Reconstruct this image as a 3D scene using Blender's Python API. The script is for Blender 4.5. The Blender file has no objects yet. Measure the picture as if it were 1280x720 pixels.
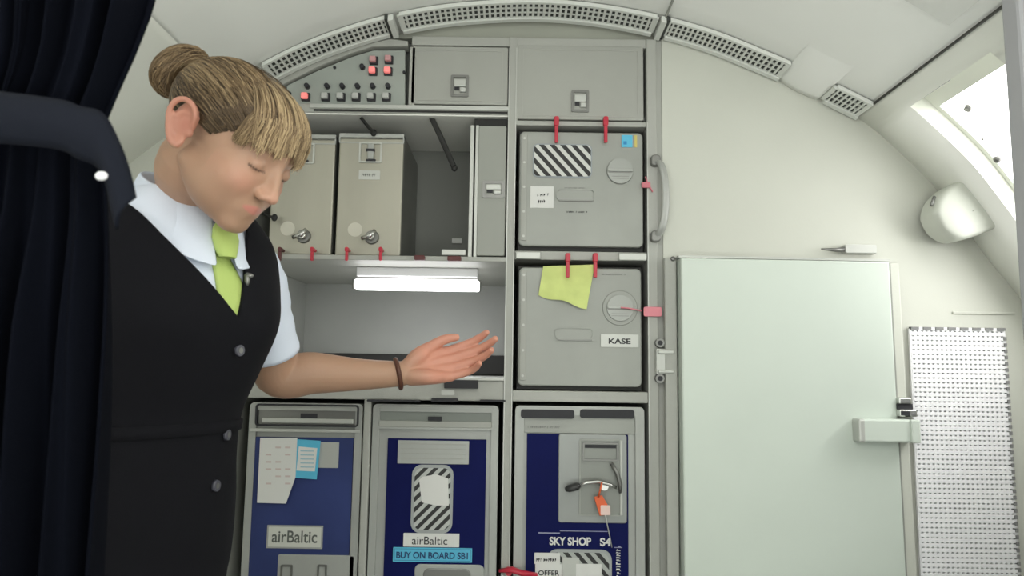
import bpy, bmesh, math, random
import numpy as np
from mathutils import Vector, Matrix
random.seed(7); rng = np.random.default_rng(7)
PI = math.pi
SC = bpy.context.scene
COL = SC.collection
# ---------------------------------------------------------------- camera
FPX = 900.0; PITCH = math.atan(0.1125); ROLL = math.radians(0.84)
CZ = 1.11; D = 1.64
_r0 = Vector((1, 0, 0)); _u0 = Vector((0, -math.sin(PITCH), math.cos(PITCH)))
FW = Vector((0, math.cos(PITCH), math.sin(PITCH)))
RT = _r0*math.cos(ROLL) + _u0*math.sin(ROLL)
UP = _u0*math.cos(ROLL) - _r0*math.sin(ROLL)
cd = bpy.data.cameras.new('camera'); cam = bpy.data.objects.new('camera', cd); COL.objects.link(cam)
cd.sensor_width = 36; cd.lens = FPX/1280*36; cd.clip_start = 0.02
M3 = Matrix((RT, UP, -FW)).transposed()
cam.matrix_world = Matrix.Translation((0, 0, CZ)) @ M3.to_4x4()
SC.camera = cam
cd.dof.use_dof = True; cd.dof.focus_distance = 1.45; cd.dof.aperture_fstop = 7
def P(px, py, Y=D):
    """Where a sight line through a photograph point meets the upright plane at depth Y."""
    d = FW + RT*((px-640)/FPX) + UP*((360-py)/FPX)
    t = Y/d.y
    return Vector((d.x*t, Y, CZ+d.z*t))
def R(x0, y0, x1, y1, Y=D):
    xm, ym = (x0+x1)/2, (y0+y1)/2
    return (P(x0, ym, Y).x, P(x1, ym, Y).x, P(xm, y1, Y).z, P(xm, y0, Y).z)
# ---------------------------------------------------------------- materials
MATS = {}
def mat(name, col, rough=0.5, metal=0.0, bump=0.0, bscale=60, var=0.0, vscale=6, emit=None, estr=0, spec=None, coat=0, sheen=0, sss=0, stretch=None):
    m = bpy.data.materials.new(name); m.use_nodes = True
    nt = m.node_tree; b = nt.nodes['Principled BSDF']
    b.inputs['Base Color'].default_value = (*col, 1)
    b.inputs['Roughness'].default_value = rough; b.inputs['Metallic'].default_value = metal
    if spec is not None: b.inputs['Specular IOR Level'].default_value = spec
    if coat: b.inputs['Coat Weight'].default_value = coat
    if sheen: b.inputs['Sheen Weight'].default_value = sheen
    if sss:
        b.inputs['Subsurface Weight'].default_value = sss
        b.inputs['Subsurface Radius'].default_value = (0.012, 0.004, 0.002)
        b.inputs['Subsurface Scale'].default_value = 1.0
    tc = nt.nodes.new('ShaderNodeTexCoord'); mp = nt.nodes.new('ShaderNodeMapping')
    nt.links.new(tc.outputs['Object'], mp.inputs['Vector'])
    if stretch: mp.inputs['Scale'].default_value = stretch
    if var:
        n = nt.nodes.new('ShaderNodeTexNoise'); n.inputs['Scale'].default_value = vscale; n.inputs['Detail'].default_value = 5
        nt.links.new(mp.outputs[0], n.inputs['Vector'])
        r = nt.nodes.new('ShaderNodeMapRange'); r.inputs['From Min'].default_value = .3; r.inputs['From Max'].default_value = .7
        r.inputs['To Min'].default_value = 1-var; r.inputs['To Max'].default_value = 1+var
        nt.links.new(n.outputs['Fac'], r.inputs['Value'])
        h = nt.nodes.new('ShaderNodeVectorMath'); h.operation = 'SCALE'; h.inputs[0].default_value = col
        nt.links.new(r.outputs[0], h.inputs['Scale']); nt.links.new(h.outputs[0], b.inputs['Base Color'])
    if bump:
        n = nt.nodes.new('ShaderNodeTexNoise'); n.inputs['Scale'].default_value = bscale; n.inputs['Detail'].default_value = 3
        nt.links.new(mp.outputs[0], n.inputs['Vector'])
        bp = nt.nodes.new('ShaderNodeBump'); bp.inputs['Strength'].default_value = bump; bp.inputs['Distance'].default_value = .002
        nt.links.new(n.outputs['Fac'], bp.inputs['Height']); nt.links.new(bp.outputs[0], b.inputs['Normal'])
    if emit:
        b.inputs['Emission Color'].default_value = (*emit, 1); b.inputs['Emission Strength'].default_value = estr
    MATS[name] = m
    return m
def stripes(name, c1, c2, k, ang, duty=.5):
    m = mat(name, c1, .5); nt = m.node_tree; b = nt.nodes['Principled BSDF']
    tc = nt.nodes.new('ShaderNodeTexCoord'); sp = nt.nodes.new('ShaderNodeSeparateXYZ')
    nt.links.new(tc.outputs['Object'], sp.inputs[0])
    a = nt.nodes.new('ShaderNodeMath'); a.operation = 'MULTIPLY'; a.inputs[1].default_value = math.cos(ang)*k; nt.links.new(sp.outputs['X'], a.inputs[0])
    c = nt.nodes.new('ShaderNodeMath'); c.operation = 'MULTIPLY'; c.inputs[1].default_value = math.sin(ang)*k; nt.links.new(sp.outputs['Z'], c.inputs[0])
    s = nt.nodes.new('ShaderNodeMath'); s.operation = 'ADD'; nt.links.new(a.outputs[0], s.inputs[0]); nt.links.new(c.outputs[0], s.inputs[1])
    f = nt.nodes.new('ShaderNodeMath'); f.operation = 'FRACT'; nt.links.new(s.outputs[0], f.inputs[0])
    g = nt.nodes.new('ShaderNodeMath'); g.operation = 'GREATER_THAN'; g.inputs[1].default_value = duty; nt.links.new(f.outputs[0], g.inputs[0])
    mx = nt.nodes.new('ShaderNodeMix'); mx.data_type = 'RGBA'; mx.inputs[6].default_value = (*c1, 1); mx.inputs[7].default_value = (*c2, 1)
    nt.links.new(g.outputs[0], mx.inputs[0]); nt.links.new(mx.outputs[2], b.inputs['Base Color'])
    return m
# ---------------------------------------------------------------- objects
ORG = {}
def tag(o, label=None, cat=None, group=None, kind=None):
    if label: o['label'] = label
    if cat: o['category'] = cat
    if group: o['group'] = group
    if kind: o['kind'] = kind
    return o
def thing(name, loc, label, cat, group=None):
    o = bpy.data.objects.new(name, None); COL.objects.link(o); o.location = loc; o.empty_display_size = .05
    ORG[o.name] = Vector(loc)
    return tag(o, label, cat, group)
def link_mesh(name, me, parent=None, mats=()):
    o = bpy.data.objects.new(name, me); COL.objects.link(o)
    for m in mats: me.materials.append(m)
    if parent is not None:
        o.parent = parent; ORG[o.name] = ORG[parent.name]
    return o
class MB:
    def __init__(s): s.bm = bmesh.new(); s.mi = 0
    def _new(s, n0):
        s.bm.faces.ensure_lookup_table()
        for f in list(s.bm.faces)[n0:]: f.material_index = s.mi
    def box(s, x0, x1, y0, y1, z0, z1, bev=0.0, seg=2):
        if x0 > x1: x0, x1 = x1, x0
        if y0 > y1: y0, y1 = y1, y0
        if z0 > z1: z0, z1 = z1, z0
        b = bmesh.new()
        r = bmesh.ops.create_cube(b, size=1)
        for v in b.verts: v.co = Vector(((x0+x1)/2+v.co.x*(x1-x0), (y0+y1)/2+v.co.y*(y1-y0), (z0+z1)/2+v.co.z*(z1-z0)))
        if bev:
            bev = min(bev, .45*min(x1-x0, y1-y0, z1-z0))
            bmesh.ops.bevel(b, geom=b.edges[:], offset=bev, segments=seg, profile=.5, affect='EDGES')
        s._merge(b); return s
    def _merge(s, b, M=None, smooth=False):
        vs = {}
        for v in b.verts: vs[v.index if False else v] = s.bm.verts.new(M @ v.co if M else v.co)
        for f in b.faces:
            try:
                nf = s.bm.faces.new([vs[v] for v in f.verts]); nf.material_index = s.mi; nf.smooth = smooth or f.smooth
            except ValueError: pass
        b.free()
    def prism(s, pts, y0, y1, bev=0.0, seg=2):
        """pts: outline in x,z ; extruded from y0 (front) to y1."""
        b = bmesh.new()
        if y0 > y1: y0, y1 = y1, y0
        a = [b.verts.new((p[0], y0, p[1])) for p in pts]; c = [b.verts.new((p[0], y1, p[1])) for p in pts]
        n = len(pts)
        f0 = b.faces.new(a); f1 = b.faces.new(c[::-1])
        for i in range(n): b.faces.new([a[(i+1) % n], a[i], c[i], c[(i+1) % n]])
        bmesh.ops.recalc_face_normals(b, faces=b.faces[:])
        if bev: bmesh.ops.bevel(b, geom=list(f0.edges), offset=bev, segments=seg, profile=.5, affect='EDGES')
        s._merge(b); return s
    def rrect(s, x0, x1, z0, z1, y0, y1, r=.01, bev=0.0, n=5):
        return s.prism(rr(x0, x1, z0, z1, r, n), y0, y1, bev)
    def ring(s, x0, x1, z0, z1, y0, y1, w, r=.01, n=5):
        """rounded rectangular frame of width w"""
        o = rr(x0, x1, z0, z1, r, n); i = rr(x0+w, x1-w, z0+w, z1-w, max(r-w, .0008), n)
        b = bmesh.new(); N = len(o)
        L = [[b.verts.new((p[0], y, p[1])) for p in q] for q, y in ((o, y0), (i, y0), (i, y1), (o, y1))]
        for a in range(4):
            A, B = L[a], L[(a+1) % 4]
            for k in range(N): b.faces.new([A[k], A[(k+1) % N], B[(k+1) % N], B[k]])
        bmesh.ops.recalc_face_normals(b, faces=b.faces[:]); s._merge(b); return s
    def tube(s, pts, rad, n=12, cap=True, smooth=True, flat=None):
        pts = [Vector(p) for p in pts]; N = len(pts)
        if not hasattr(rad, '__len__'): rad = [rad]*N
        b = bmesh.new(); rings = []
        t = (pts[1]-pts[0]).normalized()
        up = Vector((0, 0, 1)) if abs(t.z) < .9 else Vector((0, 1, 0))
        u = t.cross(up).normalized()
        for i in range(N):
            if i == 0: t = (pts[1]-pts[0])
            elif i == N-1: t = (pts[-1]-pts[-2])
            else: t = (pts[i+1]-pts[i-1])
            t.normalize(); u = (u - t*u.dot(t)).normalized(); v = t.cross(u)
            fl = flat or 1.0
            rings.append([b.verts.new(pts[i]+(u*math.cos(2*PI*k/n)+v*fl*math.sin(2*PI*k/n))*rad[i]) for k in range(n)])
        for i in range(N-1):
            for k in range(n):
                f = b.faces.new([rings[i][k], rings[i][(k+1) % n], rings[i+1][(k+1) % n], rings[i+1][k]]); f.smooth = smooth
        if cap: b.faces.new(rings[0][::-1]); b.faces.new(rings[-1])
        bmesh.ops.recalc_face_normals(b, faces=b.faces[:]); s._merge(b); return s
    def cyl(s, p0, p1, r, r2=None, n=24, bev=0):
        return s.tube([p0, p1], [r, r if r2 is None else r2], n, smooth=n >= 16)
    def ball(s, c, r, sub=3, sc=(1, 1, 1), M=None):
        b = bmesh.new(); bmesh.ops.create_icosphere(b, subdivisions=sub, radius=1)
        if not hasattr(r, '__len__'): r = (r*sc[0], r*sc[1], r*sc[2])
        for v in b.verts:
            p = Vector((v.co.x*r[0], v.co.y*r[1], v.co.z*r[2]))
            if M is not None: p = M @ p
            v.co = p + Vector(c)
        for f in b.faces: f.smooth = True
        s._merge(b); return s
    def sheet(s, grid, closed_u=False, smooth=True):
        vs = [[s.bm.verts.new(p) for p in row] for row in grid]
        for i in range(len(vs)-1):
            n = len(vs[i])
            for k in range(n if closed_u else n-1):
                f = s.bm.faces.new([vs[i][k], vs[i][(k+1) % n], vs[i+1][(k+1) % n], vs[i+1][k]]); f.smooth = smooth; f.material_index = s.mi
        return s
    def build(s, name, m, parent=None, shift=None, mods=None):
        me = bpy.data.meshes.new(name)
        off = ORG[parent.name] if parent is not None else Vector((0, 0, 0))
        if shift is not None: off = Vector(shift)
        for v in s.bm.verts: v.co -= off
        s.bm.to_mesh(me); s.bm.free()
        if not isinstance(m, (list, tuple)): m = [m]
        o = link_mesh(name, me, parent, m)
        if parent is None:
            o.location = off; ORG[o.name] = off.copy()
        return o
def rr(x0, x1, z0, z1, r, n=5):
    if x0 > x1: x0, x1 = x1, x0
    if z0 > z1: z0, z1 = z1, z0
    r = min(r, .49*(x1-x0), .49*(z1-z0)); out = []
    for cx, cz, a0 in ((x1-r, z1-r, 0), (x0+r, z1-r, 90), (x0+r, z0+r, 180), (x1-r, z0+r, 270)):
        for k in range(n+1):
            a = math.radians(a0+90*k/n); out.append((cx+r*math.cos(a), cz+r*math.sin(a)))
    return out
def bake(o):
    """apply an object's modifiers, keeping the object"""
    dg = bpy.context.evaluated_depsgraph_get(); dg.update()
    me = bpy.data.meshes.new_from_object(o.evaluated_get(dg))
    o.modifiers.clear(); old = o.data; o.data = me; bpy.data.meshes.remove(old)
    return o
def text(s, x, y, z, h, m, parent, width=None, rot=0.0, name='lettering', bold=0.0, align='CENTER', depth=.0004):
    c = bpy.data.curves.new('t', 'FONT'); c.body = s; c.size = 1; c.align_x = align; c.align_y = 'CENTER'
    c.extrude = .0; c.offset = bold
    t = bpy.data.objects.new('t', c); COL.objects.link(t)
    dg = bpy.context.evaluated_depsgraph_get(); dg.update()
    me = bpy.data.meshes.new_from_object(t.evaluated_get(dg)); bpy.data.objects.remove(t)
    vs = np.array([v.co[:] for v in me.vertices])
    lo, hi = vs.min(0), vs.max(0); ctr = (lo+hi)/2
    sy = h/(hi[1]-lo[1]); sx = sy if width is None else width/(hi[0]-lo[0])
    off = ORG[parent.name]
    for v in me.vertices:
        a, b_ = (v.co.x-ctr[0])*sx, (v.co.y-ctr[1])*sy
        v.co = Vector((x+a*math.cos(rot)-b_*math.sin(rot), y, z+a*math.sin(rot)+b_*math.cos(rot))) - off
    me.name = name
    return link_mesh(name, me, parent, [m])
def marks(x, y, z, w, h, m, parent, seed=1, rot=0.0):
    """a line of print too small to read: short ink strokes"""
    r = random.Random(seed); b = MB(); u = -w/2; c, s = math.cos(rot), math.sin(rot)
    while u < w/2-h*.3:
        l = h*r.uniform(.25, .6); 
        if r.random() < .85:
            for a, e in (((u, -h/2), (u+l*.4, h/2*r.uniform(.5, 1))), ((u, r.uniform(-.4, .2)*h), (u+l, r.uniform(.25, .5)*h))):
                pts = [(a[0], a[1]), (e[0], a[1]), (e[0], e[1]), (a[0], e[1])]
                b.prism([(x+p[0]*c-p[1]*s, z+p[0]*s+p[1]*c) for p in pts], y, y+.0004)
        u += l+h*.22
    return b.build('printed_line', m, parent)
def copy_tree(o, parent=None):
    c = o.copy(); COL.objects.link(c); ORG[c.name] = ORG[o.name].copy()
    if parent is not None: c.parent = parent
    for ch in o.children: copy_tree(ch, c)
    return c
# palette
paint = mat('galley_paint', (.40, .405, .375), .5, bump=.15, bscale=300, var=.05, vscale=3)
paintd = mat('galley_door_paint', (.37, .375, .345), .5, bump=.1, bscale=300, var=.05, vscale=4)
rail = mat('light_rail', (.52, .53, .5), .4, .3)
darkgap = mat('black_rubber', (.012, .012, .011), .6)
lining_in = mat('bay_lining', (.36, .37, .35), .5, var=.05)  # plain grey lining of the work bay
steel = mat('container_steel', (.40, .385, .325), .42, .55, bump=.1, bscale=120, var=.08, vscale=8, stretch=(1, 1, .2))
steeld = mat('steel_side', (.3, .3, .28), .4, .8, var=.15)
alu = mat('cart_aluminium', (.40, .41, .39), .45, .25, var=.05, vscale=10)
aluc = mat('box_aluminium', (.335, .345, .32), .5, .15, var=.06, vscale=7)
alud = mat('dull_metal', (.22, .22, .21), .4, .7)
chrome = mat('chrome', (.62, .62, .6), .2, .95)
navy = mat('navy_panel', (.005, .008, .075), .6, spec=.1, var=.1)
navy2 = mat('faded_navy_panel', (.03, .045, .15), .5, spec=.25, var=.25, vscale=4)
white = mat('white_paper', (.72, .72, .70), .7, var=.03)
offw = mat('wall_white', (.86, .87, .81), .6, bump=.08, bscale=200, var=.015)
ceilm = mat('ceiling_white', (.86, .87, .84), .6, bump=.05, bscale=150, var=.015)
seatm = mat('seat_panel_white', (.60, .66, .60), .4, var=.02)
red = mat('red_plastic', (.50, .02, .045), .4)
pinkp = mat('pink_plastic', (.75, .25, .30), .5)
cyan = mat('cyan_card', (.10, .48, .70), .5)
ink = mat('black_ink', (.02, .02, .025), .6)
inkb = mat('navy_ink', (.01, .05, .15), .6)
orange = mat('orange_plastic', (.75, .13, .04), .5)
yellow = mat('yellow_note', (.62, .70, .25), .8, var=.06, vscale=30)
# ================================================================ the room
def cat_rom(pts, m=6):
    out = []
    for i in range(len(pts)-1):
        p0, p1, p2, p3 = pts[max(i-1, 0)], pts[i], pts[i+1], pts[min(i+2, len(pts)-1)]
        for k in range(m):
            t = k/m
            out.append(tuple(.5*((2*p1[j])+(-p0[j]+p2[j])*t+(2*p0[j]-5*p1[j]+4*p2[j]-p3[j])*t*t+(-p0[j]+3*p1[j]-3*p2[j]+p3[j])*t**3) for j in range(2)))
    out.append(pts[-1]); return out
def W(px, py, Y=D):
    p = P(px, py, Y); return (p.x, p.z)
C_L = [W(*q) for q in ((-20, 560), (-5, 430), (60, 320), (150, 215), (240, 150), (290, 122))]
C_C = [W(*q) for q in ((290, 122), (340, 100), (380, 80), (430, 60), (490, 42), (560, 29), (640, 23), (700, 24), (760, 31), (820, 43), (880, 60), (940, 84), (975, 99), (1022, 122), (1070, 146))]
C_R = [W(*q) for q in ((1070, 146), (1094, 163), (1130, 195), (1165, 230), (1200, 275), (1236, 325), (1280, 380), (1315, 450), (1335, 560))]
cC = cat_rom(C_C); cR = cat_rom(C_R, 4); cL = cat_rom(C_L, 4)
cL = [(cL[0][0]-.02, 0)]+cL; cR = cR+[(cR[-1][0]+.02, 0)]
YB = -1.6
def taper(p, Y): return (p[0], Y, p[1]+.012*(D-Y))
def shell(name, curve, ys, m, skip=None):
    b = MB(); T = .03
    vs = {}
    for i, p in enumerate(curve):
        for j, y in enumerate(ys): vs[i, j] = b.bm.verts.new(taper(p, y))
    for i in range(len(curve)-1):
        for j in range(len(ys)-1):
            if skip and skip(i, j): continue
            f = b.bm.faces.new([vs[i, j], vs[i+1, j], vs[i+1, j+1], vs[i, j+1]]); f.smooth = True
    for v in [v for v in b.bm.verts if not v.link_faces]: b.bm.verts.remove(v)
    o = b.build(name, m); tag(o, kind='structure')
    md = o.modifiers.new('s', 'SOLIDIFY'); md.thickness = T; md.offset = 1
    return o
ys = [D+.045, 1.49, 1.23, .8, 0, YB]
NR0, NR1 = 4, 28          # recess between these curve points
ceiling = shell('ceiling', cC, ys, ceilm)
wr = shell('wall_right', cR, ys, offw, skip=lambda i, j: j == 1 and NR0 <= i < NR1)
wl = shell('wall_left', cL, ys, offw)
for o, s in ((ceiling, -1), (wr, -1), (wl, -1)):
    o.modifiers[0].offset = s
    # make sure thickness goes outward
    me = o.data; f = me.polygons[len(me.polygons)//2]
    c = f.center; out = Vector((c.x, 0, c.z-1.0))
    if f.normal.dot(out) > 0: o.modifiers[0].offset = 1
    else: o.modifiers[0].offset = -1
fl = MB(); fl.box(-1.6, 1.6, YB, D+.8, -.03, 0); o = fl.build('floor', mat('floor_grey', (.38, .38, .38), .6, bump=.2, bscale=200)); tag(o, kind='structure')
# bulkhead at the galley plane, with the galley opening
XL = P(303, 300).x; XR = P(829, 300).x; ZT = P(650, 47).z
allc = cL + cC[1:] + cR[1:]
def zat(x):
    for a, c in zip(allc, allc[1:]):
        if a[0] <= x <= c[0] and c[0] > a[0]: return a[1]+(c[1]-a[1])*(x-a[0])/(c[0]-a[0])
b = MB()
right = [(XR, 0), (XR, zat(XR))]+[p for p in allc if p[0] > XR and p[1] > .001]+[(allc[-1][0], 0)]
b.prism(right, D, D+.04)
left = [(XL, zat(XL)), (XL, 0), (allc[0][0], 0)]+[p for p in allc if p[0] < XL and p[1] > .001]
b.prism(left, D, D+.04)
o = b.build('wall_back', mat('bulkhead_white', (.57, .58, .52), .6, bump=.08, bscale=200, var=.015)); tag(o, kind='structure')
b = MB()
xa = P(486, 47).x; ZL0 = P(320, 136).z
top = [(xa, ZT), (xa, zat(xa))]+[p for p in allc if xa < p[0] < XR]+[(XR, zat(XR)), (XR, ZT)]
b.prism(top, D+.012, D+.04)
b.prism([(XL-.001, ZL0), (XL-.001, zat(XL))]+[p for p in allc if XL < p[0] < xa]+[(xa, zat(xa)), (xa, ZL0)], D+.034, D+.05)
o = b.build('trim_1', mat('header_paint', (.36, .37, .32), .55, var=.03)); tag(o, kind='structure')
# dark seam strip between ceiling and side wall
b = MB(); q = C_R[0]
b.tube([(q[0]-.003, D-.002, q[1]-.003), (q[0]-.003, -.2, q[1]-.003+.012*(D+.2))], .0028, 8)
o = b.build('trim_2', mat('seam_dark_gap', (.06, .06, .055), .8)); tag(o, kind='structure')
# ceiling panel joints
gapm = mat('panel_joint', (.30, .31, .28), .8)
def joint(name, px, py, w=.0018, y0=D-.01, y1=-.2):
    x, z = W(px, py); b = MB(); b.box(x-w, x+w, y1, y0, z-.004, z+.01)
    for v in b.bm.verts: v.co.z += .012*(D-v.co.y)
    tag(b.build(name, gapm), kind='structure')
joint('trim_4', 822, 44)
# window recess in the right side wall
b = MB()
top = cR[NR0]; bot = cR[NR1]
inner = [cR[i] for i in range(NR0, NR1+1)]
nrm = []
for i in range(len(inner)):
    a = inner[max(i-1, 0)]; c = inner[min(i+1, len(inner)-1)]
    t = Vector((c[0]-a[0], c[1]-a[1])).normalized(); nrm.append((-t.y*-1 if False else -t[1], t[0]))
dep = .035
outer = [(p[0]+(-n[0])*0 + abs(n[0])*dep, p[1]+abs(n[1])*dep) for p, n in zip(inner, nrm)]
g0 = [taper(p, 1.49) for p in inner]; g1 = [taper(p, 1.49+.0) for p in outer]
h0 = [taper(p, 1.23) for p in inner]; h1 = [taper(p, 1.23) for p in outer]
b.sheet([g0, g1], smooth=False); b.sheet([h1, h0], smooth=False)
b.sheet([[g0[0], g1[0]], [h0[0], h1[0]]], smooth=False); b.sheet([[g0[-1], g1[-1]], [h0[-1], h1[-1]]], smooth=False)
k = 2
b.sheet([g1[:k+1], h1[:k+1]]); b.sheet([g1[-4:], h1[-4:]])
ya, yb = 1.478, 1.242
b.sheet([g1[k:-3], [taper(p, ya) for p in outer[k:-3]]]); b.sheet([[taper(p, yb) for p in outer[k:-3]], h1[k:-3]])
win = b.build('window_1', mat('recess_lining', (.80, .82, .74), .5)); tag(win, kind='structure')
b = MB(); b.sheet([[taper((p[0]+.012, p[1]+.008), ya+.01) for p in outer[k-1:-2]], [taper((p[0]+.012, p[1]+.008), yb-.01) for p in outer[k-1:-2]]])
pane = b.build('window_pane', mat('daylit_pane', (.9, .9, .9), .3, emit=(1, .99, .97), estr=5.5), win)
# recess fittings
b = MB(); c = P(1212, 131, 1.44) ; b.tube([c+Vector((-.006, 0, -.012)), c, c+Vector((.012, -.01, .008))], [.007, .008, .004], 10)
b.build('pull_handle', alud, win)
b = MB(); c = P(1247, 199, 1.42); b.ball(c, .008, 2); b.build('knob', alud, win)
b = MB(); c = P(1228, 174, 1.42); b.ball(c, .003, 2); b.build('screw_head', alud, win)
b = MB(); a_ = P(1142, 128, 1.49); c_ = P(1187, 95, 1.35)
b.tube([P(1146, 125, 1.475), P(1186, 99, 1.36)], .004, 8); b.build('hinge_rail', alud, win)
# upright partition edge, nearer the camera
b = MB(); x0 = P(1256, 100, 1.08).x; b.box(x0, x0+.5, 1.04, 1.08, 0, 2.0, .006)
o = b.build('wall_partition', mat('partition_lavender_grey', (.38, .38, .40), .6)); tag(o, kind='structure')
# ceiling service panel
panel_pts = [P(1128, -4, 1.20), P(1186, 26, 1.20), P(1222, 0, 1.06), P(1166, -30, 1.06)]
def surf_z(x, Y): return zat(x)+.012*(D-Y)
sp = []
for q_ in ((1128, -6), (1186, 26), (1226, -6), (1172, -40)):
    best = None
    for Y in np.linspace(.6, 1.6, 500):
        p = P(*q_, Y); z = zat(p.x)
        if z is None: continue
        e = abs(p.z-(z+.012*(D-Y)))
        if best is None or e < best[0]: best = (e, p.copy())
    sp.append(best[1])
b = MB(); vs = [b.bm.verts.new((p.x, p.y, surf_z(p.x, p.y)-.002)) for p in sp]+[b.bm.verts.new((p.x, p.y, surf_z(p.x, p.y)-.008)) for p in sp]
b.bm.faces.new(vs[4:]); b.bm.faces.new(vs[:4][::-1])
for i in range(4): b.bm.faces.new([vs[i], vs[(i+1) % 4], vs[4+(i+1) % 4], vs[4+i]])
bmesh.ops.recalc_face_normals(b.bm, faces=b.bm.faces[:])
o = b.build('ceiling_hatch', mat('hatch_grey', (.70, .71, .68), .6), None, shift=sp[0])
tag(o, 'grey access hatch set in the white ceiling at the upper right', 'hatch')
# ---------------------------------------------------------------- curved air grilles along the ceiling edge
slotm = mat('grille_dark', (.05, .055, .05), .8); grm = mat('grille_white', (.68, .70, .66), .5)
def arc(x0, x1, n):
    out = []
    for i in range(n+1):
        x = x0+(x1-x0)*i/n; out.append((x, zat(x)))
    return out
def grille(pxa, pya, pxb, pyb, n, label):
    xa, xb = W(pxa, pya)[0], W(pxb, pyb)[0]
    org = ((xa+xb)/2, 1.58, zat((xa+xb)/2))
    t = thing('air_vent_grille', org, label, 'vent grille')
    y0, y1 = 1.618, 1.556
    A = arc(xa, xb, 40)
    def strip(ya_, yb_, dz0, dz1, A=A):
        b = MB(); ring = []
        for p in A:
            za = p[1]+.012*(D-ya_); zb = p[1]+.012*(D-yb_)
            ring.append([(p[0], ya_, za-dz0), (p[0], yb_, zb-dz0), (p[0], yb_, zb-dz1), (p[0], ya_, za-dz1)])
        b.sheet(ring, closed_u=True, smooth=False)
        b.bm.faces.new([v for v in list(b.bm.verts)[:4]]); b.bm.faces.new([v for v in list(b.bm.verts)[-4:]])
        bmesh.ops.recalc_face_normals(b.bm, faces=b.bm.faces[:])
        return b
    strip(y0, y1, .002, .006).build('backing', slotm, t)
    strip(y0, D-.008, .002, .014).build('rim', grm, t); strip(y1, y1-.008, .002, .011).build('rim', grm, t)
    b = MB(); dx = (xb-xa)/n
    for i in range(n+1):
        x = xa+dx*i; w = dx*.22 if 0 < i < n else dx*.5
        z = zat(x)+.012*(D-1.58)
        sl = (zat(x+.003)-zat(x-.003))/.006
        nx, nz = -sl/math.hypot(1, sl), 1/math.hypot(1, sl)
        tx, tz = nz, -nx
        c = [(x+tx*s_*w-nx*h_, z+tz*s_*w-nz*h_) for s_, h_ in ((-1, .003), (1, .003), (1, .010), (-1, .010))]
        b.prism(c, y1-.002, y0+.002)
    # two long bars crossing the slats
    b.build('slats', grm, t)
    for yy in (1.577, 1.598):
        strip(yy-.0014, yy+.0014, .004, .0092).build('cross_bar', grm, t)
    return t
grille(344, 98, 489, 42, 24, 'white slotted air grille at the left, above the switch panel')
grille(506, 38, 812, 42, 46, 'longest white slotted air grille, arching over the middle of the galley')
grille(828, 45, 970, 97, 24, 'white slotted air grille sloping down to the right of the galley')
grille(1026, 124, 1067, 143, 8, 'shortest white slotted air grille, at the end of the ceiling seam')
# end caps between grilles
b = MB()
for px, py in ((496, 40), (820, 44)):
    x, z = W(px, py)
    b.prism([(x-.006, zat(x-.006)-.016), (x+.006, zat(x+.006)-.016), (x+.006, zat(x+.006)-.001), (x-.006, zat(x-.006)-.001)], 1.548, D-.003, .001)
for px, py in ((491, 41), (825, 45)):
    x, z = W(px, py)
    b.mi = 1; b.prism([(x-.0035, zat(x-.0035)-.012), (x+.0035, zat(x+.0035)-.012), (x+.0035, zat(x+.0035)-.001), (x-.0035, zat(x-.0035)-.001)], 1.545, D-.004)
tag(b.build('trim_5', [grm, slotm]), kind='structure')
# smooth duct cover between the two right-hand grilles
b = MB()
xa, xb = W(972, 98)[0], W(1024, 123)[0]; rows = []
for j, (yy, hh) in enumerate(((D-.003, .0), (D-.003, .012), (1.615, .014), (1.56, .011), (1.50, .004), (1.46, -.003))):
    row = []
    for i in range(13):
        u = i/12; x = xa+(xb-xa)*u; e = math.sin(PI*u)**.35 if 0 < u < 1 else 0
        row.append((x, yy, zat(x)+.012*(D-yy)-.001-hh*e))
    rows.append(row)
b.sheet(rows)
tag(b.build('trim_6', ceilm), kind='structure')
# ---------------------------------------------------------------- the folded attendant seat panel on the bulkhead
t = thing('crew_seat', (P(990, 700).x, D-.03, P(990, 700).z-.35), 'folded white attendant seat panel standing against the right bulkhead', 'seat')
Yp = D-.055
tl, tr = W(851, 322, Yp), W(1112, 327, Yp); bl, br_ = W(851, 716, Yp), W(1133, 716, Yp)
def ext(a, c, z):
    k = (z-a[1])/(c[1]-a[1]); return (a[0]+(c[0]-a[0])*k, z)
zb = .32
BL, BR = (tl[0], zb), ext(tr, br_, zb)
b = MB(); b.prism([BL, BR, tr, tl], Yp, D-.012, .004); b.build('seat_panel', seatm, t)
b = MB(); s1 = (tr[0]+.002, tr[1]-.002); e1 = (BR[0]+.002, zb)
b.prism([e1, (e1[0]+.03, zb), (s1[0]+.026, s1[1]+.004), s1], Yp+.012, D-.012, .004); b.build('side_frame', MATS['bulkhead_white'], t)
b = MB(); b.prism([(e1[0]-.001, zb), (e1[0]+.0045, zb), (s1[0]+.0045, s1[1]), (s1[0]-.001, s1[1])], Yp+.009, Yp+.0125); b.build('panel_gap', gapm, t)
b = MB(); b.prism([(tl[0]-.03, zb), (tl[0]-.003, zb), (tl[0]-.003, tl[1]+.004), (tl[0]-.03, tl[1]+.004)], Yp+.03, D-.012, .003)
b.build('side_frame', paint, t)
b = MB(); b.prism([(tl[0]-.004, tl[1]+.001), (tr[0]+.004, tr[1]+.001), (tr[0]+.004, tr[1]+.006), (tl[0]-.004, tl[1]+.006)], Yp+.004, D-.012); b.build('top_edge', rail, t)
x, z = W(846, 321, Yp); b = MB(); b.ball((x-.002, Yp+.028, z), .006, 2, (1, .6, 1)); b.build('screw_head', alud, t)
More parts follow.
